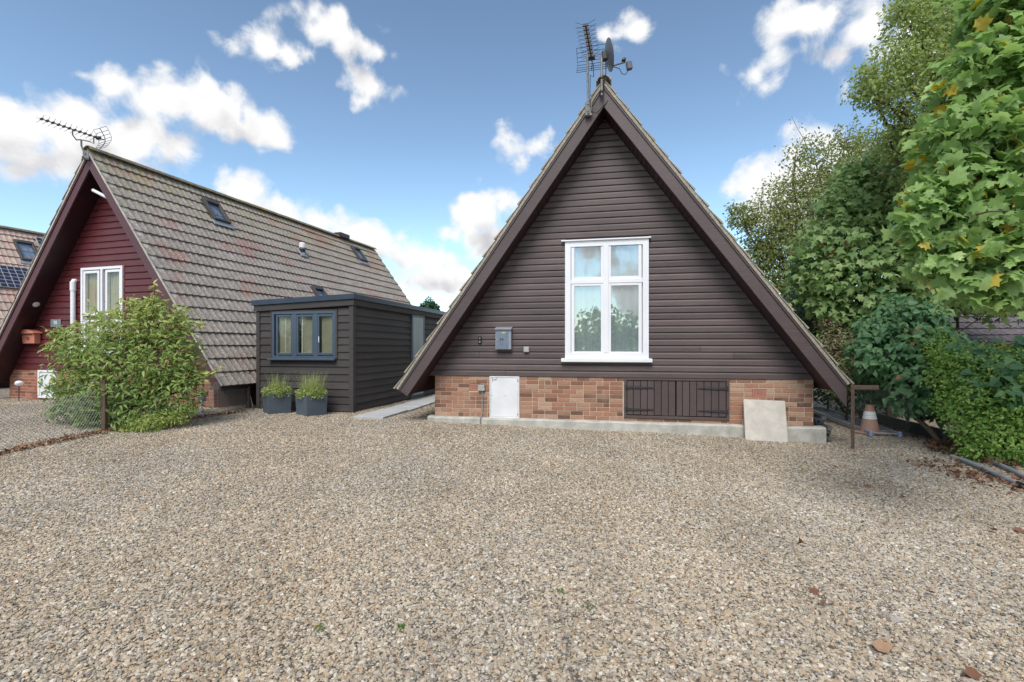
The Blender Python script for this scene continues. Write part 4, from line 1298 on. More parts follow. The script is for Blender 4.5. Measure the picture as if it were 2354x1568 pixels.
# doorbell
u0, z0 = fa(1104.6, 790.5); _, z1 = fa(1104.6, 773.8)
t = on_front('doorbell', 'slim black video doorbell on the boards beside the sloping roof edge', 'doorbell', u0, z0)
MB().box(-0.03, 0.03, -0.025, 0, 0, z1 - z0).build('body', m_black, t, bevel=0.008)
for zz, r_ in (((z1 - z0) * 0.77, 0.011), ((z1 - z0) * 0.27, 0.014)):
    MB().lathe([(r_, 0), (r_, 0.004), (r_ * 0.6, 0.006), (0, 0.006)], 14, Matrix.Translation((0, -0.025, zz)) @ Matrix.Rotation(R(90), 4, 'X'), caps=False).build('button' if r_ > 0.012 else 'lens', m_alu if r_ > 0.012 else m_palegrey, t)
# junction boxes
u0, z0 = fa(1211, 810); _, z1 = fa(1211, 797)
t = on_front('junction_box', 'small pale grey junction box on the boards right of the letterbox', 'junction box', u0, z0)
MB().box(-0.048, 0.048, -0.04, 0, 0, z1 - z0).build('body', m_palegrey, t, bevel=0.006)
MB().box(-0.04, 0.04, -0.046, -0.038, 0.008, z1 - z0 - 0.008).build('cover', m_palegrey, t, bevel=0.004)
u0, z0 = fa(1108, 898); _, z1 = fa(1108, 884.5)
t = on_front('junction_box', 'pale box on the bricks with a conduit running down to the plinth', 'junction box', u0, z0, -0.004)
MB().prism([(-0.066, 0, 0.0), (0.066, 0, 0.0), (0.057, 0, z1 - z0), (-0.057, 0, z1 - z0)], (0, -0.055, 0)).build('body', m_palegrey, t, bevel=0.005)
MB().box(-0.068, 0.07, -0.006, 0.0, -0.01, z1 - z0 + 0.008).build('back_plate', m_darkmetal, t)
MB().tube([(0.012, -0.02, 0.0), (0.012, -0.02, -0.38), (0.014, -0.05, -0.42), (0.014, -0.15, -0.46), (0.014, -0.165, -0.50), (0.014, -0.165, -0.58)], 0.010, 8).build('conduit', m_metal, t, smooth=True)

# leaning slab
_SF = facade_frame(HM, -0.30)
a_u, a_z = hit(1714, 1009.5, _SF); c_u, c_z = hit(1812.3, 1015, _SF)
Ls = c_u - a_u
p = HM @ Vector((a_u, -0.30, 0))
t = thing('paving_slab', 'square beige paving slab leaning against the brick wall', 'paving slab', (p.x, p.y, (a_z + c_z) / 2 - 0.01), -THM)
_s = link('slab', MB().box(0, Ls, 0, 0.045, 0, 0.66).mesh('slab', m_slab, bevel=0.006), t); _s.rotation_euler = (R(-17), R(1.5), 0)

# ---- aerials
def aerial(root, boom_a, boom_b, refl_h, n_el, mast_pts, mat=m_darkmetal, crank=None):
    """boom_a is the reflector end, boom_b the tip (root-local)."""
    A, B = Vector(boom_a), Vector(boom_b)
    d = (B - A).normalized(); s = Vector((0, 0, 1)).cross(d).normalized(); up = d.cross(s)
    MB().tube([A, B], 0.011, 8).build('boom', mat, root)
    for i in range(n_el):
        p = A.lerp(B, 0.16 + 0.82 * i / (n_el - 1))
        mb = MB()
        M = Matrix(((s.x, d.x, up.x, p.x), (s.y, d.y, up.y, p.y), (s.z, d.z, up.z, p.z), (0, 0, 0, 1)))
        mb.box(-0.042, 0.042, -0.015, 0.015, -0.018, 0.018, M)
        for sx in (-1, 1):
            for su in (-1, 1):
                mb.tube([M @ Vector((sx * 0.03, 0, su * 0.008)), M @ Vector((sx * 0.145, 0.02, su * 0.05))], 0.0032, 5)
        mb.build('director', mat, root)
    # reflector: two leaning panels of rods
    mb = MB(); hw = 0.245
    P = A - d * 0.02
    rods = []
    for k in range(8):
        f = (k - 3.5) / 3.5
        q = P + up * (f * refl_h / 2) + d * (0.11 * abs(f) ** 1.5)
        rods.append(q)
        mb.tube([q - s * hw, q + s * hw], 0.0045, 6)
    for off in (-hw, 0.0, hw):
        mb.tube([q + s * off for q in rods], 0.007 if off == 0 else 0.0035, 6)
    mb.build('reflector', mat, root)
    # dipole box
    M = Matrix(((s.x, d.x, up.x, 0), (s.y, d.y, up.y, 0), (s.z, d.z, up.z, 0), (0, 0, 0, 1)))
    p = A.lerp(B, 0.10)
    MB().box(-0.06, 0.06, -0.03, 0.03, -0.03, 0.03, Matrix.Translation(p) @ M).build('dipole_box', mat, root, bevel=0.008)
    MB().tube(mast_pts, 0.019, 10).build('mast', m_metal, root, smooth=True)


Yb = 8.0
mb0 = at(1352.7, 267, 8.29); mt0 = at(1350.4, 126, 8.05)
mb0 = HM @ Vector((*[fa(1352.7, 267)[0] * 0 + hit(1352.7, 267, FB)[0], -0.53, hit(1352.7, 267, FB)[1]],))
t = thing('tv_aerial', 'television aerial on a straight mast at the tip of the brown gable', 'aerial', mb0, 0)
loc = lambda p: Vector(p) - mb0
mastY = mb0.y
mtop = at(1350.4, 126, mastY)
ta = at(1361, 141, mastY + 0.10); tb = at(1345.6, 56, mastY - 0.72)
tb.z = ta.z + 0.02
tb = CAM + ray(1345.6, 56) * ((ta.z - 1.5) / ((800 - 56) / F))
aerial(t, loc(ta), loc(tb), 0.40, 9, [Vector((0, 0, 0)), loc(mtop)])
mb = MB().box(-0.045, 0.06, 0.0, 0.055, -0.02, 0.20)
mb.tube([(-0.028, -0.022, 0.03), (0.028, -0.022, 0.03)], 0.006, 6).tube([(-0.028, -0.022, 0.15), (0.028, -0.022, 0.15)], 0.006, 6)
mb.build('wall_bracket', m_metal, t, bevel=0.004)
cable = [loc(ta) + Vector((0.02, 0, -0.03)), loc(ta) + Vector((0.03, 0.02, -0.25)), Vector((0.03, -0.02, 0.62)), Vector((0.025, -0.02, 0.25)), Vector((0.05, -0.01, 0.03)), Vector((0.14, 0.015, 0.02)), Vector((0.27, 0.015, 0.15)), Vector((0.34, 0.02, 0.24))]
MB().tube(cable, 0.006, 6).build('cable', m_black, t, smooth=True)

# dish
du, dz_ = hit(1383.5, 216, FB)
dp = HM @ Vector((du, -0.52, dz_))
t = thing('satellite_dish', 'dark satellite dish seen edge-on on a short pole above the ridge', 'satellite dish', dp, 0)
ptop = at(1383, 122, dp.y) - dp
MB().tube([(0, 0, -0.06), ptop], 0.020, 10).build('pole', m_metal, t, smooth=True)
mb = MB()
for zz in (0.0, 0.22):
    mb.box(-0.03, 0.03, -0.028, 0.06, zz - 0.014, zz + 0.014)
mb.build('pole_clamp', m_black, t, bevel=0.004)
dc = at(1400, 127, dp.y) - dp
nrm_ = Vector((0.97, 0.0, 0.19)).normalized()
q = nrm_.to_track_quat('Z', 'Y').to_matrix().to_4x4()
rd = 0.248
prof = [(0.0, -0.055), (rd * 0.35, -0.048), (rd * 0.7, -0.025), (rd * 0.93, -0.003), (rd, 0.006), (rd, 0.012), (rd * 0.93, 0.003), (rd * 0.7, -0.019), (rd * 0.35, -0.042), (0, -0.049)]
m_dish = plain('dish_grey', (0.10, 0.10, 0.125), (0.13, 0.125, 0.15), 5, 0.5)
MB().lathe(prof, 32, Matrix.Translation(dc) @ q, caps=False).build('reflector', m_dish, t, smooth=True)
MB().box(-0.05, 0.05, -0.07, 0.07, -0.12, -0.045, Matrix.Translation(dc) @ q).build('mount', m_darkmetal, t, bevel=0.01)
MB().tube([dc - nrm_ * 0.09, ptop + Vector((0, 0, -0.06))], 0.02, 8).build('mount_arm', m_darkmetal, t)
arm0 = at(1402, 153, dp.y) - dp; arm1 = at(1437, 143, dp.y + 0.03) - dp
MB().tube([arm0, arm1], 0.014, 8).build('feed_arm', m_dish, t)
lnb = at(1446, 150, dp.y + 0.03) - dp
mb = MB().box(-0.045, 0.045, -0.04, 0.04, -0.075, 0.055, Matrix.Translation(lnb) @ Matrix.Rotation(R(-10), 4, 'Y'))
lb = mb.build('receiver', m_dish, t, bevel=0.012)
MB().lathe([(0.035, 0), (0.04, 0.03), (0.03, 0.06)], 14, Matrix.Translation(at(1438, 139, dp.y + 0.03) - dp) @ Matrix.Rotation(R(-80), 4, 'Y')).build('feed_horn', m_black, t, smooth=True)
MB().tube([arm0 + Vector((0.05, 0, 0.0)), at(1424, 158, dp.y) - dp, at(1430, 170, dp.y) - dp, at(1438, 171, dp.y) - dp, lnb + Vector((0, 0, -0.07))], 0.006, 6).build('cable', m_black, t, smooth=True)
MB().tube([dc - nrm_ * 0.06 + Vector((0, -0.02, -0.1)), at(1393, 165, dp.y) - dp, at(1386, 200, dp.y) - dp, at(1385, 232, dp.y - 0.02) - dp], 0.007, 6).build('cable', m_black, t, smooth=True)

# neighbour's aerial, on a cranked arm
nb0 = HN @ Vector((AN[0] - 0.02, -OVN - 0.06, AN[1] - 0.16))
t = thing('tv_aerial', 'television aerial on a cranked arm at the mossy red house ridge', 'aerial', nb0, 0)
nloc = lambda p: Vector(p) - nb0
na_ = at(240, 322, 11.1); nb_ = CAM + ray(92.5, 272.6) * ((na_.z - 1.5) / ((800 - 272.6) / F))
hk = at(187, 321, nb0.y)
aerial(t, nloc(na_), nloc(nb_), 0.46, 11, [Vector((0, 0, 0)), nloc(at(191, 345, nb0.y)), nloc(at(187, 335, nb0.y)), nloc(hk)])
Pm = lambda f: na_.lerp(nb_, f)
mb = MB().tube([nloc(Pm(0.52)), nloc(Pm(0.52)) + Vector((0, 0, -0.12)), nloc(Pm(0.46)) + Vector((0, 0, -0.2)), nloc(hk) + Vector((-0.02, 0, 0.0)), nloc(hk) + Vector((0.1, 0.1, -0.0)), nloc(Pm(0.18)) + Vector((0, 0, -0.16)), nloc(Pm(0.18))], 0.013, 8)
mb.build('cradle', m_metal, t, smooth=True)
MB().box(-0.07, 0.07, 0.0, 0.05, -0.10, 0.09).build('wall_bracket', m_metal, t, bevel=0.006)
MB().tube([(-0.06, -0.01, -0.06), (0.0, -0.02, -0.12), (0.10, -0.01, -0.14)], 0.02, 8).build('cable', m_black, t, smooth=True)

# number plaque and letterbox of the red house
u0, z0 = nf(120.6, 752.3); u1, z1 = nf(143.6, 734)
t = on_front('number_plaque', 'square slate-grey house number plaque on the red boards', 'number plaque', (u0 + u1) / 2, (z0 + z1) / 2, -0.024, HN, THN)
w2, h2 = (u1 - u0) / 2, (z1 - z0) / 2
m_slate = plain('slate', (0.14, 0.18, 0.19), (0.20, 0.24, 0.24), 9, 0.6)
MB().box(-w2, w2, -0.018, 0, -h2, h2).build('plate', m_slate, t, bevel=0.004)
link('number', text_mesh('number', '98', h2 * 1.35, m_whitepaint, 0.001), t, matrix=Matrix.Translation((0.0, -0.0195, 0.012)) @ UPRIGHT)
u0, z0 = nf(69, 790); u1, z1 = nf(98, 766)
t = on_front('letterbox', 'terracotta house-shaped letterbox on the red boards', 'letterbox', u0, z0, -0.024, HN, THN)
W = u1 - u0; Hh = z1 - z0; D = 0.15
MB().prism([(0.02, -D * 0.9, 0), (W - 0.02, -D * 0.9, 0), (W, -D, Hh), (0, -D, Hh)], (0, D * 0.9, 0)).build('body', m_terra, t, bevel=0.008)
MB().prism([(-0.05, -D - 0.05, Hh - 0.01), (W + 0.05, -D - 0.05, Hh - 0.01), (W + 0.05, -D - 0.05, Hh + 0.012), (W * 0.62, -D - 0.05, Hh + 0.085), (W * 0.38, -D - 0.05, Hh + 0.085), (-0.05, -D - 0.05, Hh + 0.012)], (0, D + 0.05, 0)).build('lid', m_terra, t, bevel=0.006)
MB().box(W * 0.14, W * 0.86, -D - 0.002, -D * 0.8, Hh * 0.80, Hh * 0.86).build('slot', m_dark, t)
m_emb = plain('terracotta_emboss', (0.26, 0.13, 0.12), None, 5, 0.5)
link('number', text_mesh('number', '98', Hh * 0.42, m_emb, 0.004), t, matrix=Matrix.Translation((W * 0.5, -D * 0.985, Hh * 0.47)) @ UPRIGHT)

# ------------------------------------------------------------------ planters with grasses
m_grassy = leaf_mat('planter_leaves', [(0.0, (0.20, 0.26, 0.09)), (0.5, (0.36, 0.43, 0.16)), (1.0, (0.52, 0.56, 0.22))], 0.6, 0.3, 0.3)


def blades(n, r, hmin, hmax, spread, wid, z0, curve=0.25):
    V, Fs, T = [], [], []
    for i in range(n):
        a = random.uniform(0, 6.283); q = r * math.sqrt(random.random())
        x, y = q * math.cos(a), q * math.sin(a)
        h = random.uniform(hmin, hmax); b_ = random.uniform(0, 6.283) if random.random() < 0.4 else a
        ln = random.uniform(0.1, 1.0) * spread * h
        w = wid * random.uniform(0.6, 1.3); wx, wy = -math.sin(b_) * w, math.cos(b_) * w
        tt = random.random()
        n0 = len(V)
        for k in range(4):
            f = k / 3.0
            cx = x + math.cos(b_) * ln * (f ** 1.7); cy = y + math.sin(b_) * ln * (f ** 1.7); cz = z0 + h * f * (1 - curve * 0.3 * f)
            s_ = (1 - f * 0.95)
            V += [(cx - wx * s_, cy - wy * s_, cz), (cx + wx * s_, cy + wy * s_, cz)]; T += [tt, tt]
        for k in range(3): Fs.append((n0 + 2 * k, n0 + 2 * k + 1, n0 + 2 * k + 3, n0 + 2 * k + 2))
    return V, Fs, T


def low_leaves(n, r, z0, h, size):
    V, Fs, T = [], [], []
    for i in range(n):
        a = random.uniform(0, 6.283); q = r * math.sqrt(random.random())
        p = Vector((q * math.cos(a), q * math.sin(a), z0 + h * random.random() * (1.15 - 0.5 * (q / r) ** 2)))
        d = Vector((random.gauss(0, 1), random.gauss(0, 1), random.gauss(0.6, 0.6))).normalized()
        s_ = d.cross(Vector((random.gauss(0, 1), random.gauss(0, 1), random.gauss(0, 1)))).normalized() * size * 0.3
        l_ = size * random.uniform(0.6, 1.2)
        n0 = len(V); V += [tuple(p), tuple(p + d * l_ * 0.5 + s_), tuple(p + d * l_), tuple(p + d * l_ * 0.5 - s_)]; T += [random.uniform(0.2, 0.75)] * 4
        Fs.append((n0, n0 + 1, n0 + 2, n0 + 3))
    return V, Fs, T


for i, (px, pyb, Yc, rot, lab, plab, nb) in enumerate([
        (637, 953, 9.92, 41, 'square blue-grey planter nearest the wire fence', 'low leafy grass tuft in the planter nearest the wire fence', 120),
        (716, 958, 9.72, 50, 'square blue-grey planter nearest the room corner', 'taller bright grass clump in the planter nearest the room corner', 330)]):
    p = at(px, pyb, Yc); p.z = gzf(p.x, p.y) - 0.015
    t = thing('planter', lab, 'planter', p, R(rot), 'planters in front of the garden room')
    s2, s1, hh = 0.222, 0.205, 0.40
    mb = MB()
    o = [(-s1, -s1, 0), (s1, -s1, 0), (s1, s1, 0), (-s1, s1, 0)]
    P2 = [(-s2, -s2, hh), (s2, -s2, hh), (s2, s2, hh), (-s2, s2, hh)]
    w_ = 0.03
    P3 = [(-s2 + w_, -s2 + w_, hh), (s2 - w_, -s2 + w_, hh), (s2 - w_, s2 - w_, hh), (-s2 + w_, s2 - w_, hh)]
    P4 = [(x, y, hh - 0.06) for x, y, _ in P3]
    fs = [(3, 2, 1, 0)]
    for a0 in (0, 4, 8):
        fs += [(a0 + k, a0 + (k + 1) % 4, a0 + 4 + (k + 1) % 4, a0 + 4 + k) for k in range(4)]
    mb.add(o + P2 + P3 + P4, fs)
    mb.build('pot', m_pot, t, bevel=0.006)
    MB().box(-s2 + w_, s2 - w_, -s2 + w_, s2 - w_, hh - 0.1, hh - 0.055).build('soil', m_bark, t)
    g = thing('grass_plant', plab, 'plant', (p.x, p.y, p.z + hh - 0.06), 0.4 * i)
    V, Fs, T = blades(nb, 0.2, 0.28, 0.60 if i else 0.56, 0.5, 0.0062, 0.0)
    me = raw_mesh('grass_blades', V, np.array(Fs), np.full(len(Fs), 4), m_grassy, {'tint': T})
    tag(link('grass_blades', me, g), kind='stuff')
    V, Fs, T = low_leaves(2000, 0.275, 0.0, 0.215, 0.045)
    me = raw_mesh('low_leaves', V, np.array(Fs), np.full(len(Fs), 4), m_grassy, {'tint': T})
    tag(link('low_leaves', me, g), kind='stuff')

# ------------------------------------------------------------------ path of grey slabs beside the brown house
path = bpy.data.objects.new('path', None); COL.objects.link(path); path.matrix_world = HM; path.location = O_MAIN; path.rotation_euler = (0, 0, -THM)
tag(path, 'narrow path of grey slabs between the two buildings', kind='structure')
w = -0.16
for k in range(9):
    c_ = HM @ Vector((-1.27, w + 0.3, 0))
    MB().box(-1.575 + random.uniform(-0.006, 0.006), -0.965 + random.uniform(-0.006, 0.006), w + 0.004, w + 0.596, -0.05, 0.035).build('slab', m_path, path, loc=(0, 0, gzf(c_.x, c_.y) + random.uniform(-0.003, 0.003)), bevel=0.006)
    w += 0.6

# ------------------------------------------------------------------ fences
def chain_mesh(A, B, zA0, zA1, zB0, zB1, cell=0.05, r=0.002, sag=0.02, lean=(0, 0)):
    """Diamond wire between two posts; the top edge may sag."""
    A = Vector(A); B = Vector(B); L_ = (B - A).length
    mb = MB()
    n = int(L_ / cell)
    def P(f, h):
        f = min(max(f, 0), 1)
        b0 = zA0 + (zB0 - zA0) * f; t0 = zA1 + (zB1 - zA1) * f - sag * 4 * f * (1 - f)
        q = A.lerp(B, f)
        bul = math.sin(f * 9 + h * 4) * 0.012
        return Vector((q.x + lean[0] * h * f + bul, q.y + lean[1] * h * f + bul, b0 + (t0 - b0) * h))
    rows = max(2, int(((zA1 - zA0) + (zB1 - zB0)) / 2 / cell))
    for dirn in (1, -1):
        for k in range(-rows, n + rows):
            pts = []
            for j in range(0, rows + 1, 3):
                f = (k + dirn * j) / n if dirn > 0 else (k + rows - j) / n - 0.0
                f = (k + (j if dirn > 0 else rows - j)) / n
                if 0 <= f <= 1: pts.append(P(f, j / rows))
            if len(pts) > 1: mb.tube(pts, r, 3)
    mb.tube([P(i / 10, 1.0) for i in range(11)], r * 1.5, 4)
    mb.tube([P(i / 10, 0.55) for i in range(11)], r * 1.3, 4)
    return mb


p1 = ground_at(240, 991); p2 = Vector((-5.42, 10.18, 0)); p2.z = gzf(p2.x, p2.y)
p2g = ground_at(572, 938); p2 = Vector((p2g.x, p2g.y, p2g.z))
p0 = Vector((-6.75, 4.6, 0)); p0.z = gzf(p0.x, p0.y)
zt1 = 1.5 - (874 - 800) / F * p1.y; zt2 = 1.5 - (856 - 800) / F * p2.y
fence = thing('chain_link_fence', 'sagging chain-link wire fence with brown posts by the bush', 'fence', p1, 0)
lf = lambda p: Vector(p) - p1
mb = MB().box(-0.035, 0.035, -0.035, 0.035, -0.3, zt1 - p1.z)
mb.build('post', m_rust, fence, bevel=0.006)
MB().box(-0.025, 0.025, -0.025, 0.025, -0.3, zt2 - p2.z, Matrix.Translation(lf(p2))).build('post', m_rust, fence, bevel=0.005)
MB().box(-0.03, 0.03, -0.03, 0.03, -0.3, 0.75, Matrix.Translation(lf(p0))).build('post', m_rust, fence, bevel=0.005)
tag(chain_mesh(lf(p0), lf(p1), p0.z - p1.z + 0.02, p0.z - p1.z + 0.72, 0.02, zt1 - p1.z - 0.02, sag=0.12, lean=(-0.1, 0)).build('wire_mesh', m_wire, fence), kind='stuff')
tag(chain_mesh(lf(p1), lf(p2), 0.02, zt1 - p1.z - 0.02, p2.z - p1.z + 0.02, zt2 - p1.z - 0.02, sag=0.05).build('wire_mesh', m_wire, fence), kind='stuff')
MB().tube([lf(p2) + Vector((0.09, 0, 0.02)), lf(p2) + Vector((-0.06, 0.05, 0.52))], 0.010, 8).build('brace', m_alu, fence)

# right-hand angle-iron post with rail and wire
q1 = Vector((5.024, 7.25, 0)); q1.z = gzf(q1.x, q1.y)
rpost = thing('fence_post', 'rusty angle-iron fence post with a short rail by the roof foot', 'fence post', q1, R(-8))
hp = 1.5 - (884 - 800) / F * q1.y - q1.z
mb = MB().box(-0.022, 0.024, -0.004, 0.004, -0.25, hp).box(0.0, 0.006, -0.004, 0.04, -0.25, hp)
mb.build('post', m_rust, rpost)
MB().box(0.024, 0.36, 0.0, 0.03, hp - 0.075, hp - 0.01).build('rail', m_rust, rpost, bevel=0.004)
tag(chain_mesh((0.03, 0.02, 0), (1.15, 0.55, 0), 0.02, hp - 0.07, 0.02, hp - 0.1, sag=0.02, r=0.0009, cell=0.055).build('wire_mesh', m_wiredark, rpost), kind='stuff')

# gravel boards along the right boundary
e0_ = Vector((6.75, 7.2, 0)); e1_ = Vector((7.35, 10.4, 0))
dv = e1_ - e0_
for k in range(2):
    s_ = e0_.lerp(e1_, k / 2) if k == 0 else e0_.lerp(e1_, 0.5)
    t = thing('gravel_board', ['dark green timber edging board nearest the big roadside shrub', 'dark green timber edging board behind the traffic cone'][k], 'edging board', (s_.x, s_.y, gzf(s_.x, s_.y)), math.atan2(dv.y, dv.x))
    MB().box(0.003, dv.length / 2 - 0.003, -0.02, 0.02, -0.05, 0.20).build('board', m_timber, t, bevel=0.004)
    for x in (0.1, dv.length / 2 - 0.15): MB().box(x, x + 0.05, -0.07, -0.022, -0.1, 0.17).build('peg', m_timber, t)

# ladder lying on the gravel
la = ground_at(2000, 1004); lb_ = ground_at(2052, 1002); lfar = ground_at(1891, 961)
ldir = (lfar - la); ldir.z = 0; Ll = 4.0; ldir.normalize()
lw = (lb_ - la).length
t = thing('ladder', 'aluminium ladder lying on the gravel beside the house', 'ladder', (la.x, la.y, la.z + 0.02), math.atan2(ldir.y, ldir.x))
for s_ in (0.0, -lw):
    MB().box(0.0, Ll, s_ - 0.013, s_ + 0.013, 0.0, 0.075).build('rail', m_alu, t, bevel=0.004)
    MB().box(-0.05, 0.03, s_ - 0.022, s_ + 0.022, -0.012, 0.085).build('foot', m_bluecap, t, bevel=0.01)
for k in range(15):
    x = 0.06 + k * 0.27
    MB().box(x - 0.015, x + 0.015, -lw + 0.013, -0.013, 0.025, 0.05).build('rung', m_alu, t, bevel=0.004)

# traffic cone
cb_ = ground_at(1999, 993)
cb_ = at(1999, 992, 8.5); cb_.z = gzf(cb_.x, cb_.y)
t = thing('traffic_cone', 'weathered terracotta traffic cone with a white band', 'traffic cone', cb_, R(12))
MB().box(-0.20, 0.20, -0.20, 0.20, 0.0, 0.035).build('base', m_cone, t, bevel=0.008)
def cone_r(z): return 0.155 - 0.20 * z
MB().lathe([(cone_r(0.03), 0.033), (cone_r(0.27), 0.27), (cone_r(0.5), 0.5), (cone_r(0.5) - 0.012, 0.5)], 24).build('body', m_cone, t, smooth=True)
MB().lathe([(cone_r(0.26) + 0.003, 0.26), (cone_r(0.39) + 0.003, 0.39)], 24, caps=False).build('white_band', m_conewhite, t, smooth=True)

# lengths of pipe and timber stacked along the side wall
rods = [(6.45, 0.10, 0.05, 0.045, 'm'), (6.56, -0.02, 0.05, 0.04, 'p'), (6.50, -0.12, 0.13, 0.04, 'm'), (6.60, 0.10, 0.13, 0.038, 'p'), (6.47, 0.02, 0.21, 0.04, 'm'), (6.56, -0.06, 0.22, 0.036, 'p'), (6.46, 0.12, 0.30, 0.035, 'm'), (6.52, 0.05, 0.37, 0.034, 'p')]
labs = ['lowest scaffold tube against the corner of the brown house', 'lowest weathered timber length by the brick corner', 'scaffold tube jutting furthest forward from the brick corner', 'weathered timber in the second layer by the brick corner',
        'scaffold tube in the third layer by the brick corner', 'weathered timber in the third layer by the brick corner', 'scaffold tube just below the top of the side stack', 'thin timber on top of the stack by the brick corner']
for (u, w, z, r_, k), lab in zip(rods, labs):
    p = HM @ Vector((u + 0.03, w + 0.02, 0)); p.z = gzf(p.x, p.y) + z
    t = thing('scaffold_tube' if k == 'm' else 'timber_length', lab, 'tube' if k == 'm' else 'timber', p, -THM + R(random.uniform(-1.5, 1.5)), 'lengths stacked along the side wall')
    if k == 'm':
        MB().tube([(0, 0, 0), (0.02, 3.2, 0)], r_, 12).build('tube', m_metal, t, smooth=True)
        MB().tube([(0, -0.004, 0), (0, 0.0005, 0)], r_ * 0.82, 12).build('bore', m_dark, t)
    else:
        MB().box(-r_, r_, 0, 3.0, -r_ * 0.8, r_ * 0.8).build('batten', m_greywood, t, bevel=0.003)
# folded tarpaulin under the eaves
tp = HM @ Vector((6.78, 1.3, 0)); tp.z = gzf(tp.x, tp.y)
t = thing('tarpaulin', 'crumpled dark blue tarpaulin under the right-hand eaves', 'tarpaulin', tp, 0.3)
bm = bmesh.new(); bmesh.ops.create_icosphere(bm, subdivisions=3, radius=0.2)
for v in bm.verts:
    k = 1 + 0.18 * math.sin(v.co.x * 19 + v.co.y * 11) + 0.14 * math.sin(v.co.z * 23 + v.co.y * 17)
    v.co = Vector((v.co.x * k * 1.3, v.co.y * k * 0.9, max(-0.02, v.co.z * 0.7 * k + 0.1)))
me = bpy.data.meshes.new('sheet'); bm.to_mesh(me); bm.free(); me.materials.append(m_tarp); link('sheet', me, t)

# pipes lying at the foot of the hedge
for pts, r_, lab, cap in [([(2188, 1056), (2226, 1069), (2280, 1093), (2340, 1121)], 0.028, 'grey pipe with a black end lying nearest the open gravel', True),
                          ([(2250, 1052), (2300, 1076), (2380, 1114)], 0.026, 'grey pipe lying closest under the hedge', False)]:
    P = [ground_at(*q) for q in pts]
    t = thing('pipe', lab, 'pipe', P[0], 0)
    Q = [p - P[0] + Vector((0, 0, r_ + 0.012)) for p in P]
    MB().tube(Q, r_, 12).build('tube', m_pipe, t, smooth=True)
    if cap:
        e = Q[-1] + (Q[-1] - Q[-2]).normalized() * 0.09
        MB().tube([Q[-1], e], r_ * 1.15, 12).build('end_cap', m_black, t, smooth=True)

# small garden lights by the red house
p = at(463, 930, 9.75); p.z = gzf(p.x, p.y)
t = thing('marker_post', 'short white post with a purple box beside the red house', 'garden post', p, -THN)
MB().tube([(0, 0, -0.05), (0.012, 0, 0.24)], 0.022, 10).build('stake', m_white, t, smooth=True)
MB().box(-0.055, 0.085, -0.04, 0.04, 0.23, 0.38).build('box', plain('purple_box', (0.13, 0.10, 0.19), (0.30, 0.28, 0.34), 30, 0.5), t, bevel=0.006)
MB().lathe([(0.03, 0.38), (0.0, 0.47)], 10, caps=False).build('spike', m_rust, t)
gp = HN @ Vector((nf(84.5, 890)[0], -0.35, 0)); gp.z = gzf(gp.x, gp.y)
t = thing('garden_light', 'white globe garden light standing before the red brick base', 'garden light', gp, 0)
MB().tube([(0, 0, -0.05), (0, 0, 0.36)], 0.012, 8).build('stem', m_darkmetal, t)
MB().lathe([(0.0, 0.345), (0.045, 0.36), (0.075, 0.40), (0.075, 0.44), (0.045, 0.475), (0.0, 0.485)], 18, caps=False).build('globe', m_white, t, smooth=True)

# large flat stone in the drive
p = ground_at(2062, 1415)
t = thing('flat_stone', 'large pale grey flat stone lying flush in the gravel', 'stone', (p.x, p.y, p.z - 0.012), 0.5)
bm = bmesh.new(); bmesh.ops.create_icosphere(bm, subdivisions=3, radius=1.0)
for v in bm.verts:
    k = 1 + 0.22 * math.sin(v.co.x * 4 + 1 + v.co.y * 2) + 0.16 * math.sin(v.co.y * 7 + v.co.x * 3)
    v.co = Vector((v.co.x * 0.115 * k, v.co.y * 0.05 * k, v.co.z * 0.022 - 0.006))
me = bpy.data.meshes.new('stone'); bm.to_mesh(me); bm.free(); me.materials.append(plain('flat_stone', (0.46, 0.44, 0.41), (0.30, 0.29, 0.28), 26, 0.9, bump=0.6)); link('stone', me, t)
# ------------------------------------------------------------------ foliage
def rows_template(rows, fold=0.12, droop=0.15):
    """rows: (y, half width). Returns verts and faces of a folded leaf blade, tip at y = 1."""
    V, Fc = [], []
    idx = []
    for y, w in rows:
        z = -droop * y * y
        if w == 0: V.append((0, y, z)); idx.append((len(V) - 1,))
        else:
            V += [(-w, y, z + fold * w), (0, y, z), (w, y, z + fold * w)]; idx.append((len(V) - 3, len(V) - 2, len(V) - 1))
    for a, c in zip(idx[:-1], idx[1:]):
        if len(a) == 1: Fc += [(a[0], c[2], c[1]), (a[0], c[1], c[0])]
        elif len(c) == 1: Fc += [(a[0], a[1], c[0]), (a[1], a[2], c[0])]
        else: Fc += [(a[0], a[1], c[1], c[0]), (a[1], a[2], c[2], c[1])]
    return np.array(V, float), Fc


T_OVAL = rows_template([(0, 0), (0.5, 0.30), (1, 0)], 0.5, 0.2)
T_LONG = rows_template([(0, 0), (0.3, 0.17), (0.65, 0.16), (1, 0)], 0.5, 0.35)
T_HEART = rows_template([(0, 0), (0.06, 0.30), (0.30, 0.42), (0.65, 0.26), (1, 0)], 0.25, 0.35)


def lobed(points, curl):
    V = [(0, 0.36, 0.03)]
    out = points + [(-x, y) for x, y in points[::-1] if abs(x) > 1e-6]
    for x, y in out: V.append((x, y, -curl * (x * x + (y - 0.36) ** 2)))
    n = len(out)
    return np.array(V, float), [(0, 1 + i, 1 + (i + 1) % n) for i in range(n)]


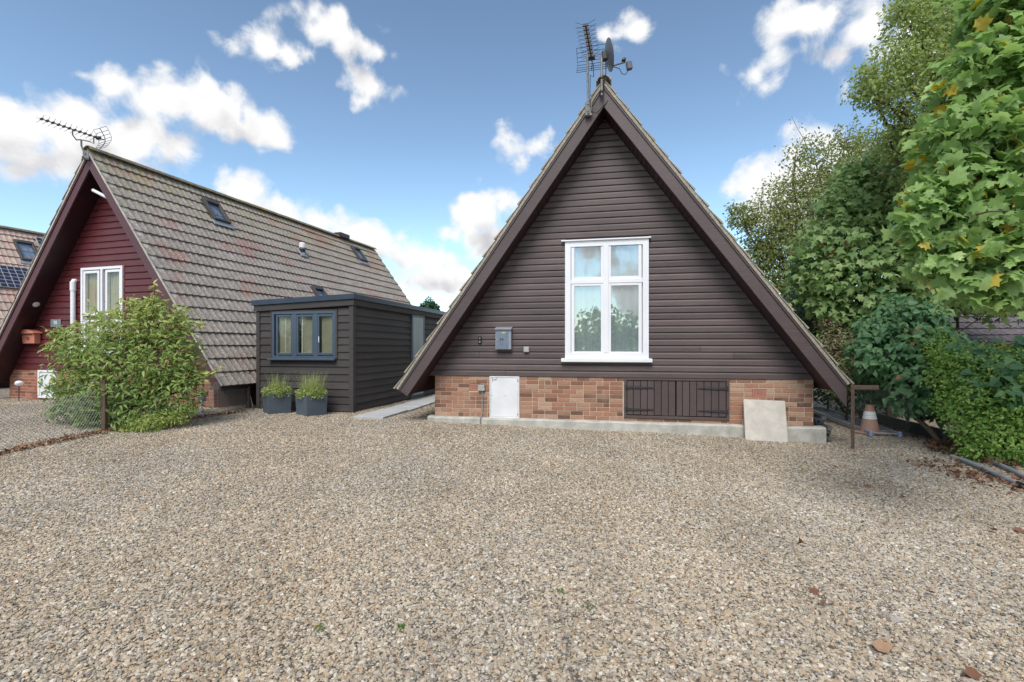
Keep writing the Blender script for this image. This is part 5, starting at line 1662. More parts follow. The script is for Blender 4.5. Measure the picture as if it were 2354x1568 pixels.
T_MAPLE = lobed([(0, 0.02), (0.18, -0.05), (0.44, -0.02), (0.38, 0.14), (0.36, 0.24), (0.60, 0.42), (0.50, 0.50), (0.28, 0.52), (0.27, 0.66), (0.34, 0.80), (0.14, 0.84), (0, 1.03)], 0.35)
T_SYC = lobed([(0, 0.0), (0.34, -0.02), (0.28, 0.22), (0.56, 0.52), (0.24, 0.56), (0.0, 1.0)], 0.4)
T_DIAM = (np.array([(0, 0, 0), (0.26, 0.5, 0.02), (0, 1, -0.08), (-0.26, 0.5, 0.02)], float), [(0, 1, 2, 3)])
T_DRY = lobed([(0, 0.0), (0.3, 0.05), (0.34, 0.3), (0.5, 0.5), (0.26, 0.62), (0.0, 1.0)], -0.9)


def unit(a):
    return a / np.maximum(np.linalg.norm(a, axis=1, keepdims=True), 1e-9)


def leaf_cloud(lobes, n, up=0.55, out=0.5, face=0.35, jit=0.5, shell=0.55, droop=0.5, squash=0.85):
    """Positions, tip directions and blade normals for n leaves spread through the lobes (centre, radius, weight)."""
    C = np.array([l[0] for l in lobes], float); Rr = np.array([l[1] for l in lobes], float)
    Wt = Rr ** 2 * np.array([l[2] if len(l) > 2 else 1.0 for l in lobes]); Wt /= Wt.sum()
    k = rng.choice(len(lobes), n, p=Wt)
    d = unit(rng.normal(size=(n, 3)))
    # uneven outline: radius swells and shrinks with direction, leaves gather into sprays
    ph = rng.uniform(0, 6.28, (len(lobes), 3))
    wob = 1 + 0.16 * np.sin(d[:, 0] * 5 + ph[k, 0]) + 0.14 * np.sin(d[:, 1] * 6 + ph[k, 1]) + 0.14 * np.sin(d[:, 2] * 7 + ph[k, 2])
    r = Rr[k] * (shell + (1 - shell) * rng.random(n) ** 0.6) * wob
    r = np.where(rng.random(n) < 0.25, Rr[k] * rng.random(n) ** 0.5, r)
    r = r * (1 + np.where(rng.random(n) < 0.10, rng.random(n) * 0.38, 0))
    P = C[k] + d * r[:, None] * np.array([1, 1, squash])
    sp = rng.normal(0, 1, (n, 3)) * (Rr[k][:, None] * 0.10)
    grp = np.round(P / (0.30 * Rr[k][:, None])) * (0.30 * Rr[k][:, None])
    P = P * 0.62 + grp * 0.38 + sp * 0.5
    N_ = unit(d * out + np.array([0, 0, up]) + np.array([-0.25, -1, 0]) * face + rng.normal(0, jit, (n, 3)))
    D = d * 0.7 + rng.normal(0, 0.6, (n, 3)) + np.array([0, 0, -droop])
    D = unit(D - N_ * (D * N_).sum(1, keepdims=True))
    return P, D, N_


def scatter_mesh(name, tmpl, P, D, N_, size, tint, mat):
    TV, TF = tmpl
    S_ = np.cross(D, N_)
    cu, fo, tw = rng.normal(0.06, 0.16, len(P)), rng.normal(0.10, 0.22, len(P)), rng.normal(0, 0.22, len(P))
    Zc = TV[None, :, 2] - cu[:, None] * TV[None, :, 1] ** 2 + fo[:, None] * np.abs(TV[None, :, 0]) + tw[:, None] * TV[None, :, 0] * TV[None, :, 1]
    V = P[:, None, :] + size[:, None, None] * (TV[None, :, 0, None] * S_[:, None, :] + TV[None, :, 1, None] * D[:, None, :] + Zc[:, :, None] * N_[:, None, :])
    n, m = len(P), len(TV)
    flat = np.array([i for f in TF for i in f]); tot = np.array([len(f) for f in TF])
    Fl = (flat[None, :] + (np.arange(n) * m)[:, None]).ravel()
    return raw_mesh(name, V.reshape(-1, 3), Fl, np.tile(tot, n), mat, {'tint': np.repeat(tint, m)}, smooth=True)


def in_view(P):
    y = np.maximum(P[:, 1], 0.1)
    px = 1177 + F * P[:, 0] / y; py = 800 - F * (P[:, 2] - 1.5) / y
    return (px > -20) & (px < 2374) & (py > -20) & (py < 1590)


def add_leaves(root, tmpl, P, D, N_, size, tint, mat, n_parts=0, part='leaf', rest='crown'):
    base = np.array(root.location)
    n = len(P)
    pick = np.zeros(n, bool)
    if n_parts:
        near = -(P[:, 1]) + rng.normal(0, 0.12, n)
        sc = np.where(in_view(P), near + 2.0 * size / size.max(), -99)
        pick[np.argsort(-sc)[:n_parts]] = True
        TV, TF = tmpl
        cache = []
        for v in range(12):
            W = TV.copy(); cur = random.uniform(-0.15, 0.35); W[:, 2] += random.uniform(-0.1, 0.35) * np.abs(W[:, 0])
            W[:, 2] += -cur * (W[:, 1] ** 2) + random.uniform(-0.15, 0.15) * W[:, 0] * W[:, 1]
            tv = np.quantile(tint, (v + 0.5) / 12)
            cache.append(raw_mesh(part, W, np.array([i for f in TF for i in f]), np.array([len(f) for f in TF]), mat, {'tint': np.full(len(W), tv)}, smooth=True))
        qs = np.quantile(tint, np.arange(1, 12) / 12)
        for i in np.nonzero(pick)[0]:
            s_ = np.cross(D[i], N_[i]); q = P[i] - base
            M = Matrix(((s_[0] * size[i], D[i][0] * size[i], N_[i][0] * size[i], q[0]), (s_[1] * size[i], D[i][1] * size[i], N_[i][1] * size[i], q[1]), (s_[2] * size[i], D[i][2] * size[i], N_[i][2] * size[i], q[2]), (0, 0, 0, 1)))
            link(part, cache[int(np.searchsorted(qs, tint[i]))], root, matrix=M)
    k = ~pick
    me = scatter_mesh(rest, tmpl, P[k] - base, D[k], N_[k], size[k], tint[k], mat)
    return tag(link(rest, me, root), kind='stuff')


def limb(mb, a, b_, r0, r1, wig=0.08, n=5, seg=7):
    a, b_ = Vector(a), Vector(b_); L_ = (b_ - a).length
    pts, rad = [], []
    for i in range(n + 1):
        f = i / n
        p = a.lerp(b_, f)
        if 0 < i < n: p += Vector((random.gauss(0, 1), random.gauss(0, 1), random.gauss(0, 0.6))) * wig * L_ * 0.35
        pts.append(p); rad.append(r0 + (r1 - r0) * f)
    mb.tube(pts, rad, seg)
    return pts


def woody(root, base, lobes, r0, fork_h, mat, twigs=0, P=None, name='trunk', limb_r=0.5):
    base = Vector(base); rt = Vector(root.location)
    mb = MB()
    ctr = Vector(np.mean([l[0] for l in lobes], axis=0)); fork = Vector((base.x + (ctr.x - base.x) * 0.25, base.y + (ctr.y - base.y) * 0.25, base.z + fork_h))
    limb(mb, base - rt + Vector((0, 0, -0.1)), fork - rt, r0, r0 * 0.7, 0.06)
    mb.build(name, mat, root, smooth=True)
    mb = MB()
    for l in lobes:
        c = Vector(l[0]); limb(mb, fork - rt, c - rt, r0 * limb_r, r0 * 0.09, 0.12)
    if P is not None and twigs:
        C = np.array([l[0] for l in lobes])
        for i in rng.choice(len(P), min(twigs, len(P)), replace=False):
            k = np.argmin(((C - P[i]) ** 2).sum(1)); a = Vector(C[k]); e = Vector(P[i])
            a = a.lerp(e, random.uniform(0.0, 0.5))
            limb(mb, a - rt, e - rt, max(0.004, r0 * 0.07), 0.003, 0.10, 3, 4)
    mb.build('branches', mat, root, smooth=True)


def L(px, py, Y, rpx, wt=1.0):
    return (tuple(at(px, py, Y)), rpx / F * Y, wt)


GREEN_MAPLE = leaf_mat('maple_leaves', [(0.0, (0.186, 0.288, 0.099)), (0.45, (0.283, 0.429, 0.142)), (0.80, (0.380, 0.528, 0.197)), (0.925, (0.458, 0.558, 0.242)), (0.955, (0.642, 0.498, 0.088)), (0.985, (0.663, 0.459, 0.056)), (1.0, (0.487, 0.248, 0.099))], 0.42, 0.42)
GREEN_FINE = leaf_mat('fine_leaves', [(0.0, (0.218, 0.280, 0.093)), (0.6, (0.328, 0.396, 0.133)), (1.0, (0.419, 0.479, 0.181))], 0.5, 0.48)
OLIVE = leaf_mat('olive_leaves', [(0.0, (0.162, 0.202, 0.063)), (0.5, (0.266, 0.311, 0.104)), (1.0, (0.369, 0.395, 0.155))], 0.55, 0.42)
SYCAM = leaf_mat('sycamore_leaves', [(0.0, (0.144, 0.239, 0.088)), (0.5, (0.239, 0.353, 0.134)), (0.9, (0.353, 0.460, 0.193)), (0.97, (0.460, 0.469, 0.210)), (1.0, (0.382, 0.220, 0.101))], 0.5, 0.42)
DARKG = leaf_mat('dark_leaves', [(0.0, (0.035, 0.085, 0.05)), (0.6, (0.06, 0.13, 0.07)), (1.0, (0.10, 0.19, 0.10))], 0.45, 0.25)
DRYB = leaf_mat('dry_flowers', [(0.0, (0.160, 0.112, 0.080)), (0.5, (0.304, 0.224, 0.160)), (1.0, (0.400, 0.384, 0.256))], 0.8, 0.2, 0.2)
LILAC = leaf_mat('heart_leaves', [(0.0, (0.068, 0.159, 0.074)), (0.5, (0.120, 0.241, 0.107)), (0.94, (0.197, 0.337, 0.155)), (0.97, (0.352, 0.395, 0.112)), (1.0, (0.373, 0.183, 0.078))], 0.5, 0.34)
PRIVET = leaf_mat('hedge_leaves', [(0.0, (0.110, 0.228, 0.052)), (0.5, (0.227, 0.381, 0.084)), (0.9, (0.393, 0.523, 0.120)), (1.0, (0.588, 0.614, 0.156))], 0.5, 0.4)
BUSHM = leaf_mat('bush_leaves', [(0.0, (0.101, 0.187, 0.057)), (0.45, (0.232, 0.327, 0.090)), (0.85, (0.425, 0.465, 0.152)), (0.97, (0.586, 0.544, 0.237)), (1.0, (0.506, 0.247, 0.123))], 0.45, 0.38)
DEAD = leaf_mat('dead_leaves', [(0.0, (0.11, 0.055, 0.035)), (0.5, (0.24, 0.12, 0.07)), (0.85, (0.34, 0.20, 0.12)), (1.0, (0.44, 0.29, 0.18))], 0.75, 0.15, 0.3)

# ---- large-leaved tree overhanging from the right
lob = [L(2150, 505, 3.5, 75), L(2230, 440, 3.5, 95), L(2320, 520, 3.4, 100), L(2170, 590, 3.5, 70), L(2260, 610, 3.4, 85), L(2350, 640, 3.3, 70), L(2190, 320, 3.6, 80), L(2280, 300, 3.5, 95),
       L(2230, 190, 3.7, 80), L(2320, 150, 3.6, 100), L(2300, 40, 3.7, 80), L(2360, 20, 3.6, 100), L(2380, 330, 3.4, 120), L(2400, 500, 3.3, 120), L(2450, 60, 3.9, 90, 0.6), L(2470, 330, 3.9, 80, 0.5), L(2330, -70, 3.8, 80),
       L(2130, 455, 3.55, 45), L(2115, 545, 3.5, 35), L(2200, 665, 3.4, 35), L(2300, 690, 3.3, 34),
       ((5.3, 4.5, 4.3), 0.55, 0.55), ((5.9, 4.9, 5.0), 0.6, 0.55), ((6.6, 4.9, 5.4), 0.7, 0.55), ((6.0, 4.2, 4.0), 0.5, 0.45), ((7.1, 5.2, 4.6), 0.6, 0.45), ((5.2, 5.0, 5.4), 0.55, 0.5), ((6.4, 5.6, 4.3), 0.5, 0.4), ((7.2, 4.4, 4.0), 0.55, 0.4), ((4.9, 4.3, 3.5), 0.4, 0.5)]
n = 10000
P, D, N_ = leaf_cloud(lob, n, up=0.75, out=0.35, face=0.28, jit=0.72, shell=0.4, droop=0.6)
D = unit(D + np.array([-0.35, -0.25, -0.25])); D = unit(D - N_ * (D * N_).sum(1, keepdims=True))
size = rng.uniform(0.055, 0.125, n); tint = rng.beta(2.0, 2.2, n) * 0.93
warm = rng.random(n) < 0.045; tint[warm] = rng.uniform(0.945, 1.0, warm.sum())
tb = (6.6, 4.9, 0.0)
tree = thing('tree', 'large-leaved green tree with yellowing leaves overhanging the frame edge', 'tree', (6.6, 4.9, 0.0))
add_leaves(tree, T_MAPLE, P, D, N_, size, tint, GREEN_MAPLE, 300)
woody(tree, tb, lob, 0.14, 2.9, m_bark, 520, P, limb_r=0.24)

# ---- feathery tree behind it
lob = [L(2010, 205, 8.5, 52), L(2060, 150, 8.5, 60), L(2065, 240, 8.6, 52), L(2110, 60, 8.6, 70), L(2130, 160, 8.6, 80), L(2170, 260, 8.7, 75), L(2130, 320, 8.7, 60), L(2230, 130, 8.8, 110), L(2090, 300, 8.8, 40), L(2250, 20, 8.8, 120), L(2140, -30, 8.7, 80), L(2350, 100, 9, 160), L(2300, 280, 9, 130), L(2200, 390, 9, 80), L(2120, 395, 9.0, 62), L(2070, 20, 8.6, 36), L(2050, 340, 9, 40), L(2300, -120, 9, 150), L(1985, 170, 8.5, 26), L(1985, 215, 8.5, 24)]
n = 46000
P, D, N_ = leaf_cloud(lob, n, up=0.5, out=0.3, face=0.3, jit=0.7, shell=0.35, droop=0.3)
base = (10.7, 9.5, 0.0)
tree = thing('tree', 'tall feathery tree rising behind the large-leaved tree', 'tree', base)
add_leaves(tree, T_DIAM, P, D, N_, rng.uniform(0.05, 0.095, n), rng.beta(2, 2, n), GREEN_FINE)
woody(tree, base, lob, 0.17, 3.2, m_bark, 420, P)

# ---- thin olive tree beside the roof
lob = [L(1715, 500, 14, 40), L(1690, 478, 14, 20, 0.5), L(1775, 455, 14, 46, 0.6), L(1760, 540, 14, 62), L(1830, 420, 14, 52, 0.5), L(1830, 500, 14, 75), L(1885, 380, 14, 50, 0.45), L(1900, 450, 14, 75), L(1940, 330, 14, 42, 0.6), L(1960, 400, 14, 70), L(1810, 590, 14, 80), L(1870, 350, 14, 40, 0.5), L(1745, 590, 14, 45), L(2010, 340, 14.5, 60), L(2050, 420, 14.5, 80), L(2000, 480, 14.5, 90), L(1915, 560, 14, 90), L(1830, 350, 14, 34, 0.4), L(1700, 500, 14, 26, 0.6), L(1780, 660, 14, 60), L(2060, 320, 14.5, 40)]
n = 30000
P, D, N_ = leaf_cloud(lob, n, up=0.45, out=0.3, face=0.25, jit=0.75, shell=0.35, droop=0.4)
base = (9.2, 14.2, 0.0)
tree = thing('tree', 'thin olive-green tree with sparse twiggy top beside the brown roof', 'tree', base)
add_leaves(tree, T_DIAM, P, D, N_, rng.uniform(0.06, 0.12, n), rng.beta(2, 2, n), OLIVE)
woody(tree, base, lob, 0.13, 2.0, m_bark, 700, P)
mb = MB(); rt = Vector(base)                              # long bare shoots above the crown
SV, SD, SN = [], [], []
for (x0, y0, x1, y1) in ((1872, 360, 1820, 268), (1900, 350, 1872, 300), (1945, 330, 1968, 268), (1930, 330, 1925, 290), (1880, 340, 1850, 310), (1960, 340, 1990, 300), (1830, 400, 1795, 372), (1740, 480, 1688, 478)):
    a = at(x0, y0, 14); e = at(x1, y1, 14)
    pts = limb(mb, a - rt, e - rt, 0.012, 0.004, 0.08, 4, 4)
    for k in range(26):
        f = random.uniform(0.25, 1.0); p = a.lerp(e, f); SV.append(tuple(p + Vector((random.gauss(0, 0.07), random.gauss(0, 0.07), random.gauss(0, 0.05)))))
mb.build('bare_shoots', m_twig, tree)
SV = np.array(SV); SN = unit(rng.normal(size=SV.shape)); SD = unit(rng.normal(size=SV.shape)); SD = unit(SD - SN * (SD * SN).sum(1, keepdims=True))
me = scatter_mesh('shoot_leaves', T_DIAM, SV - np.array(base), SD, SN, rng.uniform(0.06, 0.11, len(SV)), rng.random(len(SV)) * 0.5, OLIVE)
tag(link('shoot_leaves', me, tree), kind='stuff')

# ---- sycamore in the middle
lob = [L(1900, 560, 10.2, 72), L(1965, 510, 10.2, 80), L(2045, 500, 10.2, 85), L(1940, 630, 10, 85), L(2030, 610, 10, 90), L(2105, 560, 10, 80), L(1870, 630, 10.2, 60), L(2110, 440, 10.3, 80), L(2000, 420, 10.4, 55), L(2170, 520, 10.2, 100), L(2130, 650, 10, 80), L(2230, 600, 10.2, 120), L(1905, 690, 10, 50), L(1990, 700, 9.9, 60), L(2330, 590, 10.5, 120), L(2250, 668, 10.3, 60), L(1930, 460, 10.3, 46), L(2070, 700, 9.9, 60), L(1940, 735, 10.0, 40), L(1890, 640, 10.4, 50), L(2140, 700, 9.6, 40), L(1960, 400, 10.5, 40), L(2030, 380, 10.5, 50), L(2330, 670, 10.8, 50)]
n = 11000
P, D, N_ = leaf_cloud(lob, n, up=0.7, out=0.35, face=0.4, jit=0.45, shell=0.45, droop=0.7)
base = (8.2, 10.6, 0.0)
tree = thing('tree', 'mid-green sycamore with lobed leaves standing between roof and hedge', 'tree', base)
tint = rng.beta(2, 2, n) * 0.95; tint[rng.random(n) < 0.02] = 1.0
add_leaves(tree, T_SYC, P, D, N_, rng.uniform(0.10, 0.19, n), tint, SYCAM, 300)
woody(tree, base, lob, 0.10, 1.6, m_bark, 420, P)

# ---- dark evergreen shrub low behind
lob = [L(1850, 690, 11.5, 50), L(1900, 730, 11.2, 60), L(1960, 720, 11.2, 60), L(1870, 770, 11.2, 55), L(1940, 790, 11, 60), L(2030, 730, 11.2, 70), L(2100, 735, 11, 60), L(2200, 690, 11.2, 50), L(2300, 688, 11.4, 52), L(1900, 830, 11, 60), L(2000, 820, 11, 80), L(1880, 700, 10.8, 50), L(1930, 890, 11, 60), L(2030, 900, 11, 70)]
n = 9000
P, D, N_ = leaf_cloud(lob, n, up=0.5, out=0.4, face=0.4, jit=0.55, shell=0.5, droop=0.3)
base = (8.2, 11.3, 0.0)
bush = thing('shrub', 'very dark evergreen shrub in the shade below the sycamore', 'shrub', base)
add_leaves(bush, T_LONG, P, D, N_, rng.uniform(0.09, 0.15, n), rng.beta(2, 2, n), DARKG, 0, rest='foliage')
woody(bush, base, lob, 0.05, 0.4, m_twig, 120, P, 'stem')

# ---- faded flowering shrub beside the verge
lob = [L(1920, 790, 9.8, 42), L(1950, 840, 9.6, 46), L(1985, 800, 9.6, 40), L(1930, 880, 9.5, 36), L(2000, 860, 9.5, 36), L(1905, 745, 9.9, 26)]
n = 5200
P, D, N_ = leaf_cloud(lob, n, up=0.5, out=0.4, face=0.3, jit=0.8, shell=0.3, droop=-0.3)
base = (6.6, 9.7, 0.0)
bush = thing('shrub', 'shrub with faded brown flower heads just behind the roof foot', 'shrub', base)
tint = rng.beta(2, 2, n)
add_leaves(bush, T_DIAM, P, D, N_, rng.uniform(0.03, 0.065, n), tint, DRYB, 0, rest='flower_heads')
n2 = 1500
P2, D2, N2 = leaf_cloud(lob, n2, up=0.5, out=0.4, face=0.3, jit=0.6, shell=0.4, droop=0.3)
add_leaves(bush, T_LONG, P2, D2, N2, rng.uniform(0.06, 0.10, n2), rng.beta(2, 2, n2), SYCAM, 0, rest='foliage')
woody(bush, base, lob, 0.03, 0.3, m_twig, 260, P, 'stem')

# ---- big heart-leaved shrub
lob = [L(2020, 760, 8.6, 44), L(2065, 720, 8.7, 46), L(2010, 830, 8.4, 44), L(2075, 800, 8.4, 62), L(2040, 868, 8.6, 46), L(2110, 880, 8.0, 62), L(2150, 800, 8.3, 56), L(2150, 925, 7.9, 46), L(2090, 925, 8.0, 36), L(2030, 900, 8.9, 30), L(2190, 870, 7.9, 56), L(2120, 740, 8.6, 46), L(1990, 872, 8.9, 24), L(2150, 775, 8.6, 34), L(1985, 800, 8.5, 26), L(2200, 935, 7.8, 36)]
n = 4600
P, D, N_ = leaf_cloud(lob, n, up=0.75, out=0.35, face=0.5, jit=0.36, shell=0.5, droop=0.75)
base = (6.80, 7.75, 0.0)
bush = thing('shrub', 'blue-green heart-leaved shrub on a leaning stem behind the traffic cone', 'shrub', base)
tint = rng.beta(2, 2, n) * 0.95; tint[rng.random(n) < 0.015] = rng.uniform(0.96, 1.0)
add_leaves(bush, T_HEART, P, D, N_, rng.uniform(0.075, 0.14, n), tint, LILAC, 300)
mb = MB(); rt = Vector(base)
st = [Vector((6.80, 7.75, -0.05)), Vector((6.66, 7.85, 0.20)), Vector((6.50, 7.97, 0.42)), Vector((6.42, 8.1, 0.8))]
mb.tube([p - rt for p in st], [0.045, 0.04, 0.032, 0.024], 9)
for l in lob: limb(mb, st[-1 if random.random() < 0.7 else -2] - rt, Vector(l[0]) - rt, 0.018, 0.006, 0.1)
mb.build('stem', m_stem, bush, smooth=True)

# ---- privet hedge
lob = [L(2225, 838, 7.4, 46), L(2290, 845, 7.2, 52), L(2215, 860, 7.2, 60), L(2280, 870, 6.9, 75), L(2350, 862, 6.8, 75), L(2210, 925, 7.0, 50), L(2270, 950, 6.7, 75), L(2345, 950, 6.5, 85), L(2250, 1000, 6.6, 45), L(2310, 1020, 6.4, 55), L(2370, 1030, 6.3, 65), L(2420, 862, 6.8, 85), L(2440, 960, 6.4, 100), L(2185, 815, 7.6, 36), L(2380, 840, 7.2, 48), L(2145, 800, 7.9, 26, 0.6), L(2240, 1035, 6.5, 26), L(2520, 900, 6.6, 130), L(2160, 850, 7.75, 24, 0.6), L(2120, 790, 8.1, 20, 0.5), L(2165, 770, 8.0, 22, 0.5), L(2260, 800, 7.6, 20, 0.6), L(2320, 805, 7.5, 18, 0.6)]
n = 30000
P, D, N_ = leaf_cloud(lob, n, up=0.6, out=0.5, face=0.45, jit=0.5, shell=0.6, droop=0.2)
base = (7.1, 7.0, 0.0)
hedge = thing('hedge', 'bright yellow-green small-leaved hedge at the right edge of the drive', 'hedge', base)
add_leaves(hedge, T_OVAL, P, D, N_, rng.uniform(0.036, 0.066, n), rng.beta(2.2, 2.0, n), PRIVET, 300, rest='foliage')
woody(hedge, base, lob, 0.05, 0.3, m_twig, 320, P, 'stem')
# ---- bindweed-like large leaves growing through the hedge
lob = [L(2255, 830, 6.9, 24), L(2320, 850, 6.6, 30), L(2290, 885, 6.6, 26), L(2330, 828, 6.8, 24), L(2240, 890, 6.8, 20), L(2345, 900, 6.4, 22), L(2215, 830, 7.1, 20), L(2250, 812, 7.1, 20), L(2300, 800, 7.0, 26), L(2350, 790, 6.9, 24), L(2200, 800, 7.3, 24), L(2225, 870, 6.95, 22), L(2310, 910, 6.45, 20), L(2200, 900, 7.1, 20)]
n = 330
P, D, N_ = leaf_cloud(lob, n, up=0.6, out=0.3, face=0.8, jit=0.3, shell=0.5, droop=0.7)
P[:, 1] -= 0.12
base = (6.6, 6.6, 0.0)
vine = thing('climbing_plant', 'climber with large dark heart-shaped leaves growing through the bright hedge', 'climber', base)
add_leaves(vine, T_HEART, P, D, N_, rng.uniform(0.08, 0.135, n), rng.beta(2, 2.4, n) * 0.9, LILAC, 200, rest='foliage')
mb = MB()
for l in lob: limb(mb, Vector((0.2, 0.2, 0.0)), Vector(l[0]) + Vector((0, -0.05, 0)) - Vector(base), 0.008, 0.004, 0.12, 5, 5)
mb.build('stem', m_twig, vine)

# ---- bush on the left boundary
lob = [L(185, 860, 8.3, 62), L(160, 800, 8.3, 42), L(235, 800, 8.3, 72), L(300, 760, 8.3, 78), L(365, 745, 8.3, 62), L(405, 752, 8.3, 38), L(290, 850, 8.2, 100), L(380, 830, 8.2, 78), L(230, 920, 8.1, 68), L(310, 930, 8.1, 76), L(390, 910, 8.1, 62), L(405, 860, 8.2, 42), L(170, 930, 8.2, 46), L(415, 800, 8.3, 32), L(215, 965, 8.0, 38), L(300, 970, 7.95, 38), L(355, 700, 8.3, 24), L(130, 900, 8.3, 26), L(140, 770, 8.3, 22), L(425, 880, 8.2, 24), L(455, 872, 8.2, 15), L(125, 950, 8.2, 20), L(330, 710, 8.3, 30)]
n = 10500
P, D, N_ = leaf_cloud(lob, n, up=0.55, out=0.4, face=0.4, jit=0.5, shell=0.55, droop=-0.1)
P[:, 2] = np.maximum(P[:, 2], gz(P[:, 0], P[:, 1]) + 0.03)
D = unit(D + np.array([0, 0, 0.25])); D = unit(D - N_ * (D * N_).sum(1, keepdims=True))
base = (-6.6, 8.25, 0.2)
bush = thing('bush', 'rounded evergreen bush with yellow-green young leaves before the red house', 'bush', base)
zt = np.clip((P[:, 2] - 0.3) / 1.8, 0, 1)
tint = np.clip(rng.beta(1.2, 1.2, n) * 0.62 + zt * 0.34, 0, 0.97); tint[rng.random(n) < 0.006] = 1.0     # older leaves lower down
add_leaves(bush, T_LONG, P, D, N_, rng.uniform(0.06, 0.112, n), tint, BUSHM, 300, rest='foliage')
woody(bush, base, lob, 0.05, 0.25, m_twig, 300, P, 'stem')
mb = MB(); rt = Vector(base)
SV = []
for (x0, y0, x1, y1) in ((350, 710, 357, 655), (320, 720, 300, 690), (400, 730, 425, 705), (150, 780, 118, 762), (160, 870, 112, 880), (430, 875, 500, 850), (430, 880, 490, 862), (240, 760, 225, 715), (430, 770, 462, 745), (190, 775, 182, 735)):
    a = at(x0, y0, 8.3); e = at(x1, y1, 8.25); limb(mb, a - rt, e - rt, 0.010, 0.004, 0.06, 4, 5)
    for k in range(22):
        f = random.uniform(0.2, 1.05); SV.append(tuple(a.lerp(e, f) + Vector((random.gauss(0, 0.025), random.gauss(0, 0.03), random.gauss(0, 0.02)))))
mb.build('young_shoots', m_twig, bush)
SV = np.array(SV); SN = unit(rng.normal(size=SV.shape) + np.array([0, -0.5, 0.6])); SD = unit(rng.normal(0, 0.7, size=SV.shape) + np.array([0, 0, 0.5])); SD = unit(SD - SN * (SD * SN).sum(1, keepdims=True))
me = scatter_mesh('shoot_leaves', T_LONG, SV - np.array(base), SD, SN, rng.uniform(0.07, 0.12, len(SV)), rng.uniform(0.7, 0.97, len(SV)), BUSHM)
tag(link('shoot_leaves', me, bush), kind='stuff')
# small-leaved ground cover at its foot
lob = [L(345, 968, 7.7, 40), L(395, 955, 7.9, 34), L(300, 985, 7.65, 22), L(430, 935, 8.1, 24)]
n = 2600
P, D, N_ = leaf_cloud(lob, n, up=0.6, out=0.4, face=0.3, jit=0.6, shell=0.4, droop=0.0, squash=0.5)
P[:, 2] = np.maximum(P[:, 2] - 0.03, gz(P[:, 0], P[:, 1]) + 0.01)
low = thing('low_plant', 'low yellow-green plant spreading at the foot of the bush', 'plant', (-5.6, 7.8, 0.2))
add_leaves(low, T_LONG, P, D, N_, rng.uniform(0.03, 0.055, n), rng.uniform(0.4, 0.9, n), BUSHM, 0, rest='foliage')

# ---- distant trees
base = at(986, 720, 42); base.z = 0
lob = [L(985, 700, 42, 14), L(972, 706, 42, 9), L(1000, 706, 42, 9), L(985, 725, 42, 16)]
n = 1500
P, D, N_ = leaf_cloud(lob, n, jit=0.7, shell=0.2)
tree = thing('tree', 'small distant tree just above the garden room roof', 'tree', base)
add_leaves(tree, T_DIAM, P, D, N_, rng.uniform(0.15, 0.32, n), rng.random(n), DARKG)
woody(tree, base, lob, 0.15, 2.5, m_bark, 30, P)


def tree_line(name, label, spots, n, size, mat):
    lob = []
    for (x, y, h) in spots:
        for k in range(5):
            lob.append(((x + random.uniform(-1.6, 1.6), y + random.uniform(-1, 1), h * (0.25 + 0.17 * k) + random.uniform(-0.3, 0.3)), random.uniform(1.0, 1.7)))
    P, D, N_ = leaf_cloud(lob, n, jit=0.7, shell=0.5)
    o = link(name, scatter_mesh(name, T_OVAL, P, D, N_, rng.uniform(*size, n), rng.random(n), mat))
    return tag(o, label, kind='stuff')


tree_line('treeline', 'dense tree belt far behind the hedge and shrubs', [(x, 26 + 3 * math.sin(x), 4.2 + 1.2 * math.sin(x * 1.7)) for x in np.linspace(13, 40, 11)], 16000, (0.22, 0.42), SYCAM)
tree_line('treeline', 'row of trees across the road, reflected in the white window', [(x, -17 + 1.5 * math.sin(x * 2), 3.0 + 0.6 * math.sin(x * 1.3)) for x in np.linspace(-30, 30, 26)], 60000, (0.25, 0.45), SYCAM)

# ------------------------------------------------------------------ dead leaves and weeds
def flat_leaves(Q, size, tilt=0.35):
    n = len(Q)
    N_ = unit(np.array([0, 0, 1.0]) + rng.normal(0, tilt, (n, 3))); D = unit(rng.normal(size=(n, 3))); D = unit(D - N_ * (D * N_).sum(1, keepdims=True))
    return Q, D, N_, size


def litter(name, label, segs, n, width, size, zlift=0.03):
    Q = []
    for i in range(n):
        a, c = random.choice(segs)
        f = random.random(); p = a.lerp(c, f); x = p.x + random.gauss(0, width); y = p.y + random.gauss(0, width)
        Q.append((x, y, gzf(x, y) + 0.012 + random.random() * zlift))
    Q = np.array(Q)
    P, D, N_, s_ = flat_leaves(Q, rng.uniform(*size, n), 0.5)
    o = link(name, scatter_mesh(name, T_DRY, P, D, N_, s_, rng.random(n), DEAD))
    return tag(o, label, kind='stuff')


g_ = ground_at
litter('leaf_litter', 'drift of brown dead leaves at the foot of the leaning stem', [(g_(2140, 1028), g_(2260, 1030)), (g_(2190, 1015), g_(2250, 1045)), (g_(2160, 1035), g_(2330, 1075))], 900, 0.10, (0.03, 0.075), 0.06)
litter('leaf_litter', 'scattered dead leaves around the pipes by the hedge', [(g_(2130, 1060), g_(2354, 1125)), (g_(2200, 1080), g_(2400, 1140))], 330, 0.22, (0.025, 0.065), 0.03)
litter('leaf_litter', 'dark dead leaves and debris along the edging board', [(g_(2040, 985), g_(2160, 1022)), (g_(1960, 950), g_(2080, 990))], 420, 0.12, (0.02, 0.05), 0.03)
litter('leaf_litter', 'line of rusty brown leaf debris under the wire fence', [(g_(-60, 1062), g_(240, 995)), (g_(0, 1045), g_(240, 995)), (g_(240, 995), g_(420, 968)), (g_(400, 970), g_(570, 945))], 900, 0.05, (0.02, 0.05), 0.03)
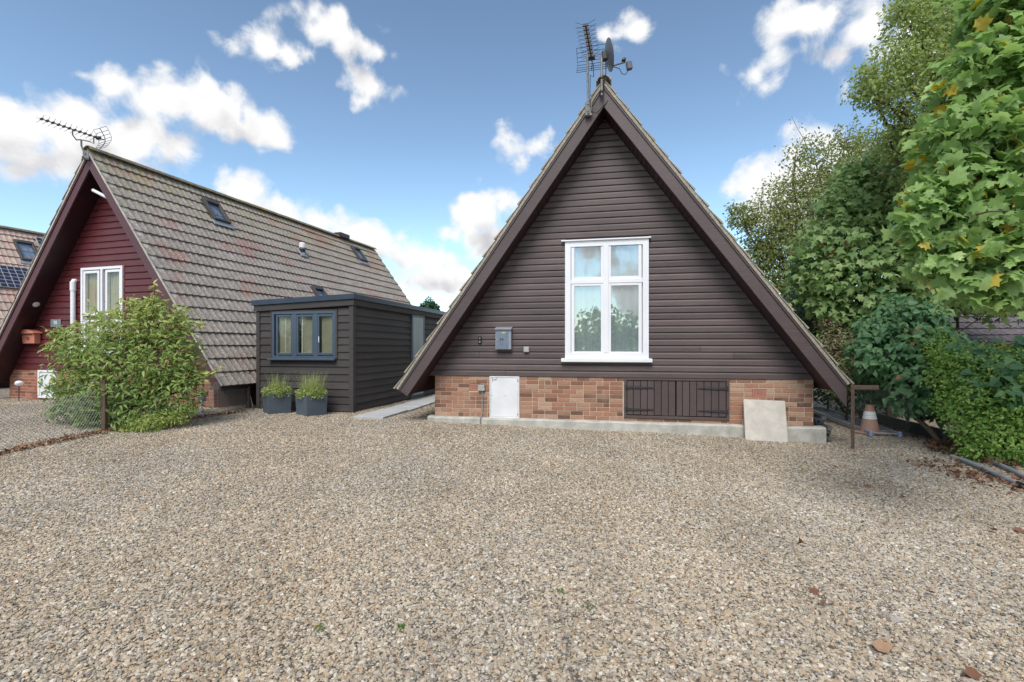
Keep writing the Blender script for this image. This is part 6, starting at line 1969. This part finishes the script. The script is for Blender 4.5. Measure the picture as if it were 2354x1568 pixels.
tiny = [(2009, 1498, 0.15, 'largest orange-brown dead leaf, nearest the bottom of the drive'), (1883, 1369, 0.10, 'upright reddish leaf of a close pair on the open gravel'), (1886, 1391, 0.08, 'smaller lower leaf of a close pair on the open gravel'), (2135, 1367, 0.09, 'small brown leaf just behind the large flat stone'), (1845, 1255, 0.12, 'folded red-brown leaf in the middle of the right half'),
        (2031, 1203, 0.14, 'long curled dark brown leaf alone on the gravel'), (1990, 1119, 0.12, 'pale tan leaf in front of the fence post, off the litter'), (2083, 1148, 0.10, 'light brown leaf between the fence post and the pipes'), (2279, 1223, 0.14, 'brown leaf close to the right edge below the pipes, inner of two'), (2335, 1220, 0.14, 'brown leaf touching the right edge below the pipes, outer of two'), (1925, 1079, 0.09, 'orange-tan leaf left of the rusty fence post foot'),
        (2177, 1075, 0.15, 'bright orange dead leaf beside the grey pipes'), (2330, 1072, 0.12, 'brown leaf tucked under the hedge behind both pipes'), (1145, 1083, 0.08, 'lone brown leaf before the white meter cupboard'), (1958, 1048, 0.09, 'dark leaf right of the fence post foot, nearer the drive'), (1966, 1040, 0.08, 'dark leaf right of the fence post foot, nearer the cone'), (1769, 1203, 0.09, 'pale greenish fallen leaf on the middle of the gravel'),
        (1650, 1200, 0.07, 'tiny brown leaf left of the pale greenish one'), (2250, 1560, 0.12, 'brown leaf at the bottom right corner of the drive'), (1100, 1330, 0.06, 'tiny leaf on the left half of the open gravel')]
for px, py, sz, lab in tiny:
    p = g_(px, py)
    t = tag(link('fallen_leaf', None), lab, 'leaf', 'single dead leaves on the drive')
    Pq, D, N_, s_ = flat_leaves(np.array([[0, 0, 0.018]]), np.array([sz * 0.6]), 0.25)
    t_ = 0.9 if lab and 'orange' in lab else random.uniform(0.2, 0.7)
    m_ = PRIVET if lab and 'greenish' in lab else DEAD
    me = scatter_mesh('fallen_leaf', T_DRY if 'curled' not in (lab or '') else T_LONG, Pq, D, N_, s_, np.array([t_]), m_)
    bpy.data.objects.remove(t)
    t = tag(link('fallen_leaf', me, loc=p), lab, 'leaf', 'single dead leaves on the drive')
for px, py, lab in ((1293, 1363, 'small green weed nearest the house, in mid drive'), (1357, 1399, 'spreading green weed, rightmost of the four in the drive'), (925, 1446, 'bright green weed tuft left of the drive centre'), (733, 1448, 'leftmost tiny green weed sprouting through the gravel')):
    p = g_(px, py)
    V, Fs, T = low_leaves(16, 0.026, 0.0, 0.018, 0.02)
    me = raw_mesh('weed', V, np.array(Fs), np.full(len(Fs), 4), PRIVET, {'tint': [x * 0.12 for x in T]})
    tag(link('weed', me, loc=p), lab, 'weed', 'weeds in the drive')
